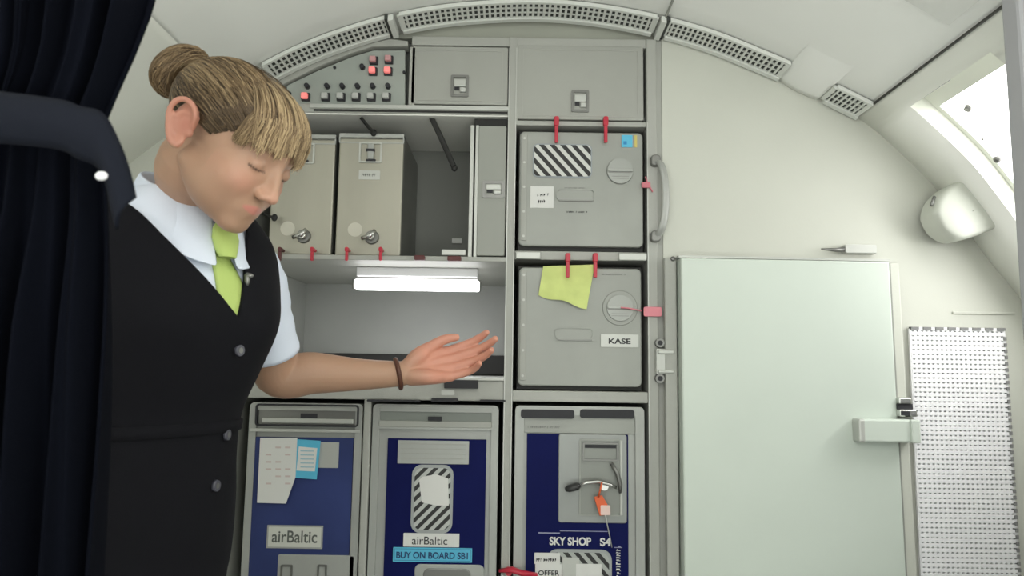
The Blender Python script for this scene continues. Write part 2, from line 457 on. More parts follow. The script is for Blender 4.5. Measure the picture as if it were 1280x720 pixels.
# catch and strap holder at its right edge
x0, x1, z0, z1 = R(1072, 524, 1148, 553, 1.56)
b = MB(); b.box(x0+.008, x1, 1.555, Yp+.002, z0, z1, .004); b.box(x1-.02, x1, 1.55, D-.012, z0, z1, .003)
b.mi = 1; b.box(x0, x0+.014, 1.553, Yp+.002, z0, z1, .004)
b.build('stop_bracket', [seatm, rail], t)
x0, x1, z0, z1 = R(1123, 497, 1145, 521, 1.575)
b = MB(); b.box(x0, x1, 1.57, 1.62, z0, z0+.016, .003); b.box(x0+.002, x1-.008, 1.575, 1.62, z1-.014, z1, .003); b.mi = 1; b.box(x0+.002, x0+.02, 1.568, 1.6, z0+.003, z0+.012)
b.box(x0+.001, x1-.004, 1.58, 1.62, z0+.016, z1-.014)
b.build('catch', [chrome, ink], t)
# coat hook above it
x0, x1, z0, z1 = R(1022, 308, 1091, 318)
b = MB(); b.rrect(x0+.055, x1, z0, z1+.002, D-.02, D-.001, .004, .002)
b.mi = 1; b.tube([(x0+.058, D-.014, (z0+z1)/2), (x0+.035, D-.016, (z0+z1)/2-.002), (x0, D-.02, (z0+z1)/2-.001)], [.006, .0045, .002], 10)
o = b.build('coat_hook', [rail, alud], None, shift=((x0+x1)/2, D, z0)); tag(o, 'small grey metal wall catch sticking out above the folded seat panel', 'hook')
# perforated panel
t = thing('perforated_panel', (P(1200, 600).x, D-.006, P(1200, 716).z), 'white perforated ventilation panel at the far right of the bulkhead', 'vent panel')
a0, a1 = W(1135, 411), W(1251, 411); c0, c1 = W(1143, 716), W(1270, 716)
zb = .35; B0, B1 = (a0[0], zb), ((a1[0]+c1[0])/2, zb); X0, X1, Z1 = a0[0], (a1[0]+c1[0])/2, a0[1]
b = MB(); b.box(X0, X1, D-.003, D-.0005, zb, Z1); b.build('backing', mat('grey_behind_mesh', (.80, .80, .82), .8), t)
b = MB(); pit = .0105; nx = int((X1-X0)/pit); nz = int((Z1-zb)/pit)
px_ = (X1-X0)/nx; pz_ = (Z1-zb)/nz
for i in range(nx+1): b.box(X0+i*px_-.0026, X0+i*px_+.0026, D-.0095, D-.0035, zb, Z1)
for j in range(nz+1): b.box(X0, X1, D-.0105, D-.0045, zb+j*pz_-.0038, zb+j*pz_+.0038)
b.build('mesh_sheet', mat('mesh_white', (.90, .90, .92), .5), t)
b = MB()
for k in range(int((Z1-zb)/.014)): b.box(X1-.003, X1+.003, D-.013, D-.003, zb+k*.014, zb+k*.014+.008)
for k in range(int((X1-X0)/.028)+1): b.box(X0+k*.028, X0+k*.028+.018, D-.013, D-.003, Z1-.002, Z1+.004)
b.build('edge_slots', mat('edge_slot_grey', (.22, .22, .22), .7), t)
# faint trim line on the bulkhead
b = MB(); x0, x1, z0, z1 = R(1190, 391, 1268, 393); b.box(x0, x1, D-.004, D+.01, z0, z1+.002, .001); tag(b.build('trim_7', MATS['bulkhead_white']), kind='structure')
# reading lamp housing on the side wall
t = thing('lamp_housing', P(1200, 300, 1.56), 'rounded white lamp housing high on the right side wall, below the window', 'lamp')
loops = []
outl = [(1160, 262), (1166, 246), (1184, 229), (1200, 226), (1225, 250), (1250, 277), (1230, 288), (1205, 297), (1188, 299), (1170, 288), (1161, 272)]
cx, cy = 1203, 265
b = MB(); rows = []
for k, (s_, Y) in enumerate(((.98, 1.62), (1.0, 1.575), (.95, 1.558), (.86, 1.552), (.4, 1.549), (.02, 1.548))):
    row = []
    for q_ in outl:
        p = P(cx+(q_[0]-cx)+9, cy+(q_[1]-cy), 1.56); c = P(cx+9, cy, 1.56)
        r_ = c+(p-c)*s_; r_.y = Y; row.append(r_)
    n_ = len(row); fine = []
    for i in range(n_):
        p0, p1, p2, p3 = row[i-1], row[i], row[(i+1) % n_], row[(i+2) % n_]
        for s in range(4):
            u = s/4; fine.append(.5*((2*p1)+(-p0+p2)*u+(2*p0-5*p1+4*p2-p3)*u*u+(-p0+3*p1-3*p2+p3)*u**3))
    rows.append(fine)
b.sheet(rows, closed_u=True); bmesh.ops.recalc_face_normals(b.bm, faces=b.bm.faces[:])
b.build('housing', mat('housing_white', (.62, .64, .58), .5), t)
b = MB(); b.tube([P(1168, 246, 1.57), P(1164, 257, 1.565)], .0035, 8); b.build('release_button', alud, t)
# ================================================================ the galley unit
G = thing('galley_cabinet', (P(570, 500).x, D+.3, 0), 'grey built-in galley cabinet filling the middle of the back wall', 'cabinet')
YB2 = D+.52
def ZZ(py, px=570): return P(px, py).z
def XX(px, py=300): return P(px, py).x
xl = XX(306); xm0, xm1 = XX(633), XX(643); xr0, xr1 = XX(809), XX(822)
zt = ZT
b = MB()
b.box(xl-.015, xl, D, YB2, 0, ZZ(135), .002)                       # left side
b.box(xm0, xm1, D-.004, YB2, 0, zt, .003)                          # middle post
b.box(xr0, xr1, D-.004, YB2, 0, zt, .003)                          # right column
b.box(xr1, XR+.002, D+.004, YB2, 0, zt, .001)
b.box(xl, xr1, YB2-.02, YB2, 0, zt-.01)                            # back
b.box(XX(507), xr0, D-.001, D+.03, ZZ(57), zt, .002)               # top rail
b.box(xl, xm0, D-.003, YB2, ZZ(143), ZZ(133), .002)           # below lockers
b.box(XX(505), XX(513), D-.003, D+.03, ZZ(135), ZZ(60), .002)
b.box(XX(636), XX(645), D-.003, D+.03, ZZ(155), ZZ(57), .002)
b.box(xm1, xr0, D-.003, YB2, ZZ(158, 725), ZZ(152, 725), .002)
b.box(xl, xm0, D-.006, YB2, ZZ(327), ZZ(321), .002)                # shelf under containers
b.box(xm1, xr0, D+.004, YB2, ZZ(325, 725), ZZ(314, 725), .002)     # between boxes
b.box(xm1, xr0, D-.002, YB2, ZZ(503, 725), ZZ(489, 725), .003)     # above cart bay
b.box(xl, xm0, D-.004, YB2, ZZ(501), ZZ(475), .003)                # counter front
b.box(XX(452, 600), XX(461, 600), D-.004, YB2, 0, ZZ(500), .003)            # between carts
b.build('carcass', paint, G)
# locker tops closed off
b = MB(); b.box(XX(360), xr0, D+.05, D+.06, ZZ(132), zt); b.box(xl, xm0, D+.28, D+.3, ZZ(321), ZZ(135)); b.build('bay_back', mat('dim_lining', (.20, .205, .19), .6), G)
b = MB(); b.box(xl+.001, xm0-.001, D+.001, D+.279, ZZ(143)-.004, ZZ(143)-.0005); b.build('bay_ceiling', mat('bay_ceiling_lit_tone', (.80, .80, .76), .5), G)  # added panel, its pale colour stands in for light entering the bay
b = MB(); b.box(XX(470), XX(525), D+.051, D+.056, ZZ(132), ZZ(34)); b.build('back_closure', paint, G)  # panel added to stop light leaking through the gap above the lockers
b = MB(); b.box(xl+.001, xm0-.001, YB2-.03, YB2-.02, ZZ(501), ZZ(321)); b.box(xl, xl+.006, D+.01, YB2-.02, ZZ(471), ZZ(328)); b.build('work_bay_lining', lining_in, G)
b = MB(); b.box(xl+.01, xm0-.002, YB2-.055, YB2-.032, ZZ(471), ZZ(471)+.058, .004); b.build('black_backsplash', darkgap, G)
b = MB(); b.box(xl, xm0, D-.012, YB2-.03, ZZ(475.5), ZZ(471.5), .002); b.build('countertop', rail, G)
# light rails along edges
b = MB()
for (px, a, c) in ((633.5, 60, 715), (642.5, 60, 715), (809.5, 150, 715)):
    x = XX(px); b.box(x-.0012, x+.0012, D-.0065, D, ZZ(c)-.6, ZZ(a))
b.box(XX(645), XX(676), D-.006, D+.01, ZZ(325, 725), ZZ(316, 725), .002); b.box(XX(773), XX(808), D-.006, D+.01, ZZ(325, 725), ZZ(316, 725), .002)
b.box(XX(380), XX(633), D-.008, D, ZZ(138.5), ZZ(133.5), .001)
b.build('edge_strips', rail, G)
b = MB(); b.box(XX(385), XX(632), D-.0045, D-.002, ZZ(142), ZZ(139.5)); b.build('seal_strip', darkgap, G)
# switch panel
sw = [W(*q) for q in ((356, 133), (506, 133), (506, 62), (466, 62), (440, 70), (400, 86), (358, 106))]
b = MB(); b.prism(sw, D+.004, D+.03, .001); b.mi = 1
b.prism([W(*q) for q in ((343, 113), (360, 103), (400, 83), (440, 67), (466, 59), (510, 58), (510, 52), (487, 49), (440, 60), (390, 79), (350, 99))], D-.004, D+.03, .002)
pan = b.build('switch_panel', [mat('switch_panel_grey', (.36, .39, .36), .5, var=.03), paintd], G)
for (px, py) in ((418, 84), (362, 116), (505, 90)):
    p = P(px, py); b = MB(); b.cyl((p.x, D+.004, p.z), (p.x, D-.0005, p.z), .0035, n=12); b.build('screw_head', ink, pan)
btn = mat('grey_button', (.50, .51, .49), .35); lit = mat('lit_pink_button', (.85, .25, .24), .4, emit=(1, .22, .2), estr=.55)
pk = mat('pink_button', (.60, .32, .33), .4)
def button(px, py, m, lab, s=.0082):
    p = P(px, py); b = MB(); b.mi = 1; b.box(p.x-s*1.15, p.x+s*1.25, D-.003, D+.005, p.z-s*1.25, p.z+s*1.1, .001)
    b.mi = 0; b.box(p.x-s, p.x+s*.8, D-.013, D, p.z-s*.8, p.z+s*.8, .0022)
    o = b.build('push_button', [m, ink], pan)
    if lab: o['label'] = lab
for i, px in enumerate((382, 407, 426, 445, 464, 483)):
    button(px, 121, lit if i == 0 else btn, 'lit pink push button' if i == 0 else None)
    p = P(px+2, 108); b = MB(); b.cyl((p.x, D+.004, p.z), (p.x, D-.009, p.z), .0062, .0055, n=16); b.build('indicator_lamp', ink, pan)
button(467, 75.5, pk, 'dim pink push button'); button(486, 74.5, pk, 'dim pink push button'); button(466, 89, lit, 'lit pink push button'); button(485, 89, lit, 'lit pink push button')
p = P(453, 84); b = MB(); b.cyl((p.x, D+.004, p.z), (p.x, D-.009, p.z), .0062, .0055, n=16); b.build('indicator_lamp', ink, pan)
# locker doors with slam latches
def latch(x0, x1, z0, z1, y, par, nm='latch'):
    w, h = x1-x0, z1-z0
    b = MB(); b.ring(x0, x1, z0, z1, y-.004, y+.004, w*.14, .003)
    b.mi = 1; b.box(x0+w*.1, x1-w*.1, y+.001, y+.004, z0+h*.1, z1-h*.1)
    b.mi = 2; b.box(x0+w*.16, x1-w*.16, y-.006, y+.002, z0+h*.46, z1-h*.2, .002)
    b.box(x0+w*.5, x1-w*.16, y-.008, y+.002, z0+h*.2, z0+h*.42, .002)
    b.mi = 3; b.box(x0+w*.2, x0+w*.46, y-.002, y+.001, z0+h*.3, z0+h*.5)
    return b.build(nm, [alud, mat('latch_grey', (.28, .28, .26), .5), rail, ink], par)
def locker(px0, py0, px1, py1, lat):
    x0, x1, z0, z1 = R(px0, py0, px1, py1)
    b = MB(); b.box(x0-.003, x1+.003, D+.012, D+.03, z0-.003, z1+.003); b.build('door_gap', darkgap, G)
    b = MB(); b.rrect(x0, x1, z0, z1, D-.003, D+.016, .004, .002)
    d = b.build('locker_door', paintd, G)
    b = MB(); b.ring(x0+.012, x1-.012, z0+.008, z1-.010, D-.0042, D, .0016, .003); b.build('door_bead', paint, d)
    latch(*R(*lat), D-.003, d)
locker(514, 59, 635, 131, (564, 95, 586, 122)); locker(647, 58, 804, 150, (714, 114, 736, 141))
# narrow upright locker door at the right end of the open bay
x0, x1, z0, z1 = R(597, 158, 632, 320)
b = MB(); b.rrect(x0, x1, z0, z1, D-.004, D+.014, .004, .002); b.mi = 1
b.box(XX(585), XX(590), D+.004, D+.27, z0-.006, z1+.004, .001); b.box(XX(592), XX(596), D-.002, D+.02, z0-.006, z1+.002, .001)
d = b.build('locker_door', [mat('narrow_door_grey', (.31, .32, .29), .5), rail], G); latch(*R(603, 227, 631, 248), D-.004, d)
b = MB(); b.box(XX(590), XX(633), D+.012, D+.018, z0-.004, ZZ(146)); b.build('door_gap', darkgap, G)
# small placards in the bay
for (q, m_) in (((565, 298, 577, 304), white), ((552, 312, 582, 319), rail)):
    x0, x1, z0, z1 = R(*q, D+.1) if m_ is white else R(*q, D+.0)
    b = MB()
    if m_ is white: x0, x1, z0, z1 = R(*q, D+.275); b.box(x0, x1, D+.274, D+.281, z0, z1)
    else: b.box(x0, x1, D-.002, D+.004, z0, z1, .001)
    b.build('placard', m_, G)
# red turn latches
def turn(px, py0, py1, y=D-.012, w=.0055, m=red, parent=G):
    p0, p1 = P(px, py0), P(px, py1); x = (p0.x+p1.x)/2; h = p0.z-p1.z
    b = MB(); b.rrect(x-w*1.05, x+w*1.05, p0.z-h*.36, p0.z, y-.006, y+.006, .004, .0015)
    b.rrect(x-w*.72, x+w*.72, p1.z, p0.z-h*.3, y-.004, y+.003, .002, .001)
    b.cyl((x, y, p0.z-h*.16), (x, y+.022, p0.z-h*.16), .004, n=12)
    return b.build('turn_latch', m, parent)
brown = mat('dark_red_latch', (.10, .02, .02), .5)
for px, m_ in ((352, brown), (392, red), (435, red), (477, red)): turn(px, 326, 309, D-.012, .0042, m_) if False else turn(px, 310, 327, D-.012, .0042, m_)
for px in (695, 756): turn(px, 149, 181, D-.016)
for px in (709, 743): turn(px, 318, 348, D-.016)
for px0, px1, py in ((519, 532, 323.5), (560, 577, 324.5)):
    x0, x1, z0, z1 = R(px0, py-3, px1, py+3); b = MB(); b.rrect(x0, x1, z0, z1, D-.02, D-.006, .003, .002)
    b.build('turn_latch', brown, G)
# grab handle
t = thing('grab_handle', P(822, 250), 'curved grey metal grab handle on the right edge of the galley cabinet', 'handle')
b = MB(); pts = [P(820, 203)+Vector((0, -.012, 0)), P(824, 212)+Vector((0, -.03, 0)), P(827, 230)+Vector((0, -.036, 0)), P(828, 250)+Vector((0, -.038, 0)), P(827, 272)+Vector((0, -.036, 0)), P(824, 288)+Vector((0, -.03, 0)), P(820, 297)+Vector((0, -.014, 0))]
pf = []
for i in range(len(pts)-1):
    p0, p1, p2, p3 = pts[max(i-1, 0)], pts[i], pts[i+1], pts[min(i+2, len(pts)-1)]
    for s in range(5):
        u = s/5; pf.append(.5*((2*p1)+(-p0+p2)*u+(2*p0-5*p1+4*p2-p3)*u*u+(-p0+3*p1-3*p2+p3)*u**3))
pf.append(pts[-1]); b.tube(pf, .0095, 14, flat=.6); b.build('grip', alu, t)
for py in (203, 297):
    p = P(819, py); b = MB(); b.rrect(p.x-.013, p.x+.009, p.z-.013, p.z+.013, D-.022, D-.0052, .008, .003); b.build('mounting_foot', alud, t)
# latch block on the right column
t = thing('door_latch', P(828, 460), 'grey metal latch block between the lower container bay and the seat panel', 'latch')
x0, x1, z0, z1 = R(818, 436, 836, 468)
b = MB(); b.box(x0, x1-.008, D-.022, D+.004, z0, z1, .002); b.box(x0+.003, x1+.006, D-.03, D-.006, z1-.012, z1-.003, .002); b.box(x0+.003, x1+.006, D-.03, D-.006, z0+.003, z0+.010, .002); b.build('body', rail, t)
for py in (429, 473):
    p = P(823, py); b = MB(); b.cyl((p.x, D+.002, p.z), (p.x, D-.02, p.z), .010, n=20); b.mi = 1; b.cyl((p.x, D-.0199, p.z), (p.x, D-.022, p.z), .0055, n=16); b.build('boss', [alud, ink], t)
# counter front details
b = MB()
for q in ((556, 475, 598, 485.5), (540, 497.5, 573, 502), (460, 499.5, 526, 502), (600, 499.5, 632, 502)):
    x0, x1, z0, z1 = R(*q); b.rrect(x0, x1, z0, z1, D-.0145, D-.002, .002)
b.build('finger_slots', ink, G)
x0, x1, z0, z1 = R(552, 487, 568, 494); b = MB(); b.rrect(x0, x1, z0, z1, D-.0055, D-.003, .002); b.build('placard', rail, G)
# ---------------------------------------------------------------- counter lamp
t = thing('strip_light', P(520, 340, D+.2), 'lit white tube lamp fixed under the shelf above the countertop', 'lamp')
Yl = D+.10
x0, x1, z0, z1 = R(443, 349.5, 599, 362, Yl)
b = MB(); b.rrect(x0, x1, z0, z1, Yl, Yl+.03, .006, .002); b.build('tube', mat('lit_tube', (1, 1, 1), .5, emit=(1, .99, 1), estr=7), t)
a0, a1, c0, c1 = R(445, 329, 597, 346, Yl)
b = MB(); b.box(a0, a1, Yl+.004, Yl+.04, c0, ZZ(327)-.0005, .003); b.build('housing', mat('lamp_housing_white', (.78, .78, .80), .35), t)
b = MB(); b.box(a0, a1, Yl+.008, Yl+.03, c0-.004, c0+.001); b.box(x0-.006, x0, Yl, Yl+.03, z0, z1, .002); b.box(x1, x1+.004, Yl, Yl+.03, z0, z1, .002); b.build('lamp_holder', alud, t)
# ---------------------------------------------------------------- steel containers in the open bay
def container(px0, px1, py0, py1, label, stickers, dy=.02):
    x0, x1, z0, z1 = R(px0, py0, px1, py1, D+dy); z0 = ZZ(321)+.001; y = D+dy; Ye = D+.27
    t = thing('steel_container', ((x0+x1)/2, y+.1, z0), label, 'container', 'steel containers in the open bay')
    b = MB(); b.box(x0, x1, y+.006, Ye, z0, z1, .004); b.build('body', steeld, t)
    b = MB(); b.rrect(x0+.001, x1-.001, z0+.001, z1-.012, y, y+.01, .005, .003); dr = b.build('door', steel, t)
    b = MB(); b.box(x0, x1, y-.002, y+.03, z1-.010, z1, .002); b.ring(x0, x1, z1-.024, z1, y-.001, y+.012, .003, .003); b.build('top_rim', alu, t)
    w = x1-x0; cx = x0+w*.50; lw = .022
    b = MB(); b.ring(cx-lw-.006, cx+lw+.004, z1-.072, z1-.022, y-.005, y+.004, .004, .004); b.mi = 1
    b.box(cx-lw*.35, cx+lw*.35, y-.010, y, z1-.064, z1-.026, .003); b.mi = 2; b.box(cx-.010, cx+.010, y-.0115, y-.006, z1-.046, z1-.040); b.box(cx-.010, cx+.012, y-.007, y-.001, z1-.069, z1-.064)
    b.build('latch', [rail, alu, ink], t)
    kx, kz = x0+w*.56, z0+.045
    b = MB(); b.cyl((kx, y, kz), (kx, y-.008, kz), .017, .015, n=24); b.mi = 1; b.cyl((kx, y-.008, kz), (kx, y-.022, kz), .009, .008, n=16)
    b.tube([(kx-.020, y-.02, kz-.006), (kx, y-.024, kz), (kx+.010, y-.020, kz+.014)], [.005, .006, .004], 10)
    b.build('drain_tap', [alud, chrome], t)
    b = MB(); b.cyl((x0+w*.30, y+.001, kz+.018), (x0+w*.30, y-.0012, kz+.018), .017, n=28); b.build('round_sticker', mat('round_sticker', (.60, .58, .50), .6), t)
    if stickers:
        b = MB(); sx = x0+w*.48; b.rrect(sx-.024, sx+.026, z1-.112, z1-.090, y-.0012, y+.001, .001); s = b.build('sticker', rail, t)
        marks(sx, y-.0018, z1-.101, .034, .007, alud, s, 3)
    return t
container(338, 417, 168, 321, 'steel container with a tap, half hidden behind the woman’s face', False)
container(421, 503, 167, 321, 'steel container with a small white sticker, right of the other one', True)
tags = [o for o in bpy.data.objects if o.name.startswith('steel_container')]
tags[0]['label'] = 'steel container with a tap, left one, nearest to the face of the woman'
# hold-down straps
def strap(pts, label):
    t = [Vector(p) for p in pts]; b = MB(); b.tube(t, .0065, 8, flat=.45, smooth=False)
    p = t[-1]; b.ball(p, .0075, 2, (1, .6, 1.2))
    o = b.build('hold_down_strap', darkgap, None, shift=t[0]); return tag(o, label, 'strap')
strap([P(451, 147, D+.002), P(459, 157, D+.01), P(467, 166, D+.016)], 'short black strap hanging over the right-hand steel container')
strap([P(539, 146, D+.02), P(553, 176, D+.02), P(568, 210, D+.02)], 'long black strap hanging in the empty part of the open bay')
strap([P(318, 262, D-.004), P(330, 268, D-.006), P(343, 272, D-.008)], 'short black strap beside the nose of the woman')
# ---------------------------------------------------------------- square galley boxes at the right
def gbox(px0, py0, px1, py1, label, idx):
    x0, x1, z0, z1 = R(px0, py0, px1, py1); bz = ZZ(314 if idx == 0 else 489, 725)+.0012
    t = thing('galley_box', ((x0+x1)/2, D+.1, bz), label, 'box', 'square aluminium boxes in the right column')
    b = MB(); b.box(x0-.002, x1+.002, D+.022, D+.4, bz, z1+.004, .004); b.mi = 1; b.box(x0-.003, x1+.003, D+.016, D+.024, bz, z1+.006, .002); b.build('body', [steeld, darkgap], t)
    b = MB(); b.rrect(x0, x1, z0, z1, D+.001, D+.02, .012, .003, 6); d = b.build('door', aluc, t)
    w, h = x1-x0, z1-z0
    b = MB(); b.rrect(x0+.004, x0+.018, z0+.012, z1-.006, D-.002, D+.002, .003, .001)
    b.mi = 1
    for k in range(5): zz = z0+.022+(h-.04)*k/4; b.cyl((x0+.011, D-.002, zz), (x0+.011, D-.0035, zz), .003, n=10)
    b.build('hinge_strip', [alud if False else paintd, rail], t)
    # round quarter-turn knob
    c = P(775, 214 if idx == 0 else 385); kx, kz = c.x, c.z
    b = MB()
    if idx: b.cyl((kx, D+.002, kz), (kx, D-.0012, kz), .041, .039, n=40)
    b.mi = 1; b.cyl((kx, D+.002, kz), (kx, D-.005, kz), .0315, .030, n=40)
    b.mi = 2; b.box(kx-.029, kx+.029, D-.009, D-.004, kz-.0025, kz+.0035, .001)
    b.mi = 3; b.box(kx-.028, kx+.028, D-.0056, D-.0048, kz-.0055, kz-.0028)
    for s_ in (-.014, -.019): b.box(kx-.02, kx+.02, D-.0056, D-.0048, kz+s_, kz+s_+.001)
    b.build('turn_knob', [aluc, mat('knob_grey', (.34, .35, .33), .4, .3), alu, alud], t)
    # recessed pull handle
    q = (695, 236, 744, 251) if idx == 0 else (694, 409, 742, 425)
    a0, a1, c0, c1 = R(*q)
    b = MB(); b.ring(a0, a1, c0, c1, D-.003, D+.002, .003, .012); b.mi = 1; b.rrect(a0+.003, a1-.003, c0+.003, c1-.003, D-.0008, D+.002, .010); b.mi = 2; b.box(a0+.006, a1-.004, D-.0035, D, c0-.001, c0+.0015)
    b.build('pull_handle', [aluc, aluc, alud], t)
    return t, (x0, x1, z0, z1)
t, e = gbox(649, 165, 804, 308, 'aluminium box with striped decal and white tag, upper of the two', 0)
x0, x1, z0, z1 = R(666, 180, 740, 222)
b = MB(); b.rrect(x0, x1, z0, z1, D-.0012, D+.002, .012); b.mi = 1; b.rrect(x0+.003, x1-.003, z0+.003, z1-.003, D-.002, D, .009)
b.build('striped_decal', [mat('decal_rim', (.30, .33, .35), .5), stripes('decal_stripes', (.015, .015, .015), (.62, .63, .6), 54, math.radians(42), .52)], t)
x0, x1, z0, z1 = R(663, 233, 692, 260); b = MB(); b.box(x0, x1, D-.001, D+.002, z0, z1); s = b.build('white_sticker', white, t)
marks((x0+x1)/2+.002, D-.0016, z0+(z1-z0)*.60, .026, .006, ink, s, 4, .12); marks((x0+x1)/2, D-.0016, z0+(z1-z0)*.30, .026, .008, ink, s, 8, .12)
x0, x1, z0, z1 = R(777, 169, 792, 184); b = MB(); b.box(x0, x1-.003, D-.0012, D+.002, z0, z1); b.mi = 1; b.box(x0+.004, x0+.012, D-.0014, D, z0+.006, z0+.014); b.mi = 2; b.box(x1+.002, x1+.008, D-.001, D+.002, z0, z1)
b.build('colour_sticker', [cyan, mat('blue_ink', (.02, .22, .5), .5), mat('yellow_sticker', (.6, .5, .15), .5)], t)
p = P(721, 265); marks(p.x, D-.0003, p.z, .048, .004, ink, t, 5)
p = P(719, 235); marks(p.x, D-.0003, p.z, .05, .003, alud, t, 6)
t, e = gbox(648, 335, 802, 483, 'aluminium box with the black lettered name strip, lower of the two', 1)
x0, x1, z0, z1 = R(751, 418, 798, 434); b = MB(); b.box(x0, x1, D-.001, D+.002, z0, z1); s = b.build('name_sticker', rail, t)
p = P(774.5, 426.5); text('KASE', p.x, D-.0016, p.z, .0125, ink, s, width=.050, bold=.03)
p = P(768, 343); marks(p.x, D-.0003, p.z, .055, .004, alud, t, 7)
# yellow note hanging over the lower box, held by the latches
b = MB(); cor = [(679, 333), (743, 331), (733, 386), (673, 369)]; rows = []
for j in range(13):
    v = j/12; row = []
    for i in range(15):
        u = i/14
        px = (cor[0][0]*(1-u)+cor[1][0]*u)*(1-v)+(cor[3][0]*(1-u)+cor[2][0]*u)*v
        py = (cor[0][1]*(1-u)+cor[1][1]*u)*(1-v)+(cor[3][1]*(1-u)+cor[2][1]*u)*v
        py += 1.6*math.sin(u*9)*v; p = P(px, py)
        p.y = D-.004-.004*v-.003*math.sin(u*7+v*4)*v-.002*math.sin(v*11+u*3)*v; row.append(p)
    rows.append(row)
b.sheet(rows); b2 = [[p+Vector((0, .0012, 0)) for p in r] for r in rows]; b.sheet(b2)
b.mi = 0
o = b.build('paper_note', yellow, None, shift=P(708, 333)); tag(o, 'crumpled yellow-green paper note pinned over the lower aluminium box', 'note')
# pink seal tags
b = MB(); x0, x1, z0, z1 = R(797, 384, 826, 396); b.rrect(x0+.012, x1, z0, z1, D-.012, D-.007, .004, .001); b.tube([P(775, 385)+Vector((0, -.012, 0)), P(785, 386)+Vector((0, -.013, 0)), P(801, 389)+Vector((0, -.01, 0))], .0018, 8)
o = b.build('seal_tag', pinkp, None, shift=P(812, 390)); tag(o, 'long pink plastic seal tag through the knob of the lower box', 'tag')
b = MB(); x0, x1, z0, z1 = R(801, 229, 812, 236); b.rrect(x0, x1, z0, z1, D-.012, D-.007, .003, .001); b.tube([P(806, 222)+Vector((0, -.008, 0)), P(808, 229)+Vector((0, -.01, 0)), P(815, 241)+Vector((0, -.008, 0))], .002, 8)
o = b.build('seal_tag', mat('rose_plastic', (.6, .18, .22), .5), None, shift=P(807, 232)); tag(o, 'small rose plastic seal tag beside the striped decal box', 'tag')
# ---------------------------------------------------------------- service carts
def cart(px0, px1, py0, label, kind):
    x0, x1 = P(px0, 600).x, P(px1, 600).x; z1 = P((px0+px1)/2, py0).z
    t = thing('service_cart', ((x0+x1)/2, D+.25, 0), label, 'cart', 'service carts parked under the counter')
    y = D+.006
    b = MB(); b.box(x0, x1, y+.012, D+.48, .09, z1, .006); b.build('body', steeld, t)
    b = MB(); b.ring(x0, x1, .10, z1, y-.004, y+.014, .016 if kind < 2 else .02, .010); b.build('front_frame', alu, t)
    b = MB(); b.box(x0+.014, x1-.014, y+.004, y+.014, .11, z1-.012); dr = b.build('door', alu, t)
    for sx in (x0+.03, x1-.03):
        for yy in (D+.05, D+.45):
            b = MB(); b.cyl((sx-.012, yy, .045), (sx+.012, yy, .045), .045, n=24); b.mi = 1; b.box(sx-.018, sx+.018, yy-.01, yy+.01, .04, .10); b.build('caster', [darkgap, alud], t)
    return t, dr, x0, x1, z1, y
def rect(t, q, y0, y1, m, name, r=.001, bev=0):
    x0, x1, z0, z1 = R(*q); b = MB(); b.rrect(x0, x1, z0, z1, y0, y1, r, bev); return b.build(name, m, t)
# left cart
t, dr, x0, x1, z1, y = cart(307, 450, 504, 'left service cart, with papers and a cyan card on its faded blue front', 0)
b = MB(); b.box(x0+.02, x1-.012, y-.001, y+.004, ZZ(534), ZZ(510)); b.mi = 1; b.box(x0+.028, x1-.02, y-.006, y+.002, ZZ(532), ZZ(526), .002); b.mi = 2; q = R(375, 517, 396, 523); b.box(q[0], q[1], y-.002, y, q[2], q[3])
b.ring(x0+.014, x1-.008, ZZ(536), ZZ(508), y-.008, y+.002, .004, .008)
b.build('handle_recess', [alud, rail, ink], t)
b = MB(); b.box(x0+.004, x1-.004, y-.008, y+.001, ZZ(543), ZZ(539), .001); b.build('ledge', rail, t)
rect(t, (308, 547, 435, 880), y-.002, y+.005, navy2, 'blue_panel')
rect(t, (343, 694, 440, 860), y-.004, y, alu, 'lower_plate', .004, .002)
b = MB(); q = R(350, 706, 365, 740); b.ring(q[0], q[1], q[2], q[3], y-.007, y-.003, .004, .003); b.build('door_catch', alud, t); b = MB(); q = R(396, 706, 408, 745); b.ring(q[0], q[1], q[2], q[3], y-.007, y-.003, .004, .003); b.build('door_catch', alud, t)
s = rect(t, (398, 553, 423, 585), y-.004, y, rail, 'placard')
s = rect(t, (333, 657, 403, 686), y-.004, y, mat('sticker_border', (.35, .36, .34), .6), 'name_sticker'); rect(s, (335, 659, 401, 684), y-.0046, y-.003, mat('label_cream', (.60, .61, .56), .6), 'sticker_face')
p = P(368, 671); text('airBaltic', p.x, y-.0052, p.z, .026, mat('faded_ink', (.10, .11, .10), .6), s, width=.100, bold=.012)
b = MB(); b.prism([W(322, 628), W(358, 629), W(370, 596), W(372, 547), W(326, 547)], y-.010, y-.0085); b.mi = 1
for j in range(6):
    for i in range(3):
        if (i*7+j*5) % 4: p = P(333+i*12, 560+j*9); b.box(p.x, p.x+.012, y-.0104, y-.0098, p.z, p.z+.0035)
o = b.build('paper_sheet', [white, mat('faint_print', (.62, .52, .50), .7)], None, shift=P(345, 545)); tag(o, 'white printed paper sheet hanging on the left cart, beside the cyan card', 'paper')
b = MB(); b.prism([W(368, 597), W(396, 599), W(401, 551), W(372, 549)], y-.0085, y-.006); b.mi = 1; b.prism([W(371, 588), W(394, 589), W(397, 560), W(374, 558)], y-.009, y-.008); b.mi = 2
for k in range(5): p0 = P(376, 564+k*5); b.box(p0.x, p0.x+.030, y-.0094, y-.0088, p0.z, p0.z+.002)
o = b.build('paper_card', [cyan, white, mat('card_print', (.30, .50, .60), .7)], None, shift=P(385, 550)); tag(o, 'cyan bordered card hanging on the front of the left cart', 'card')
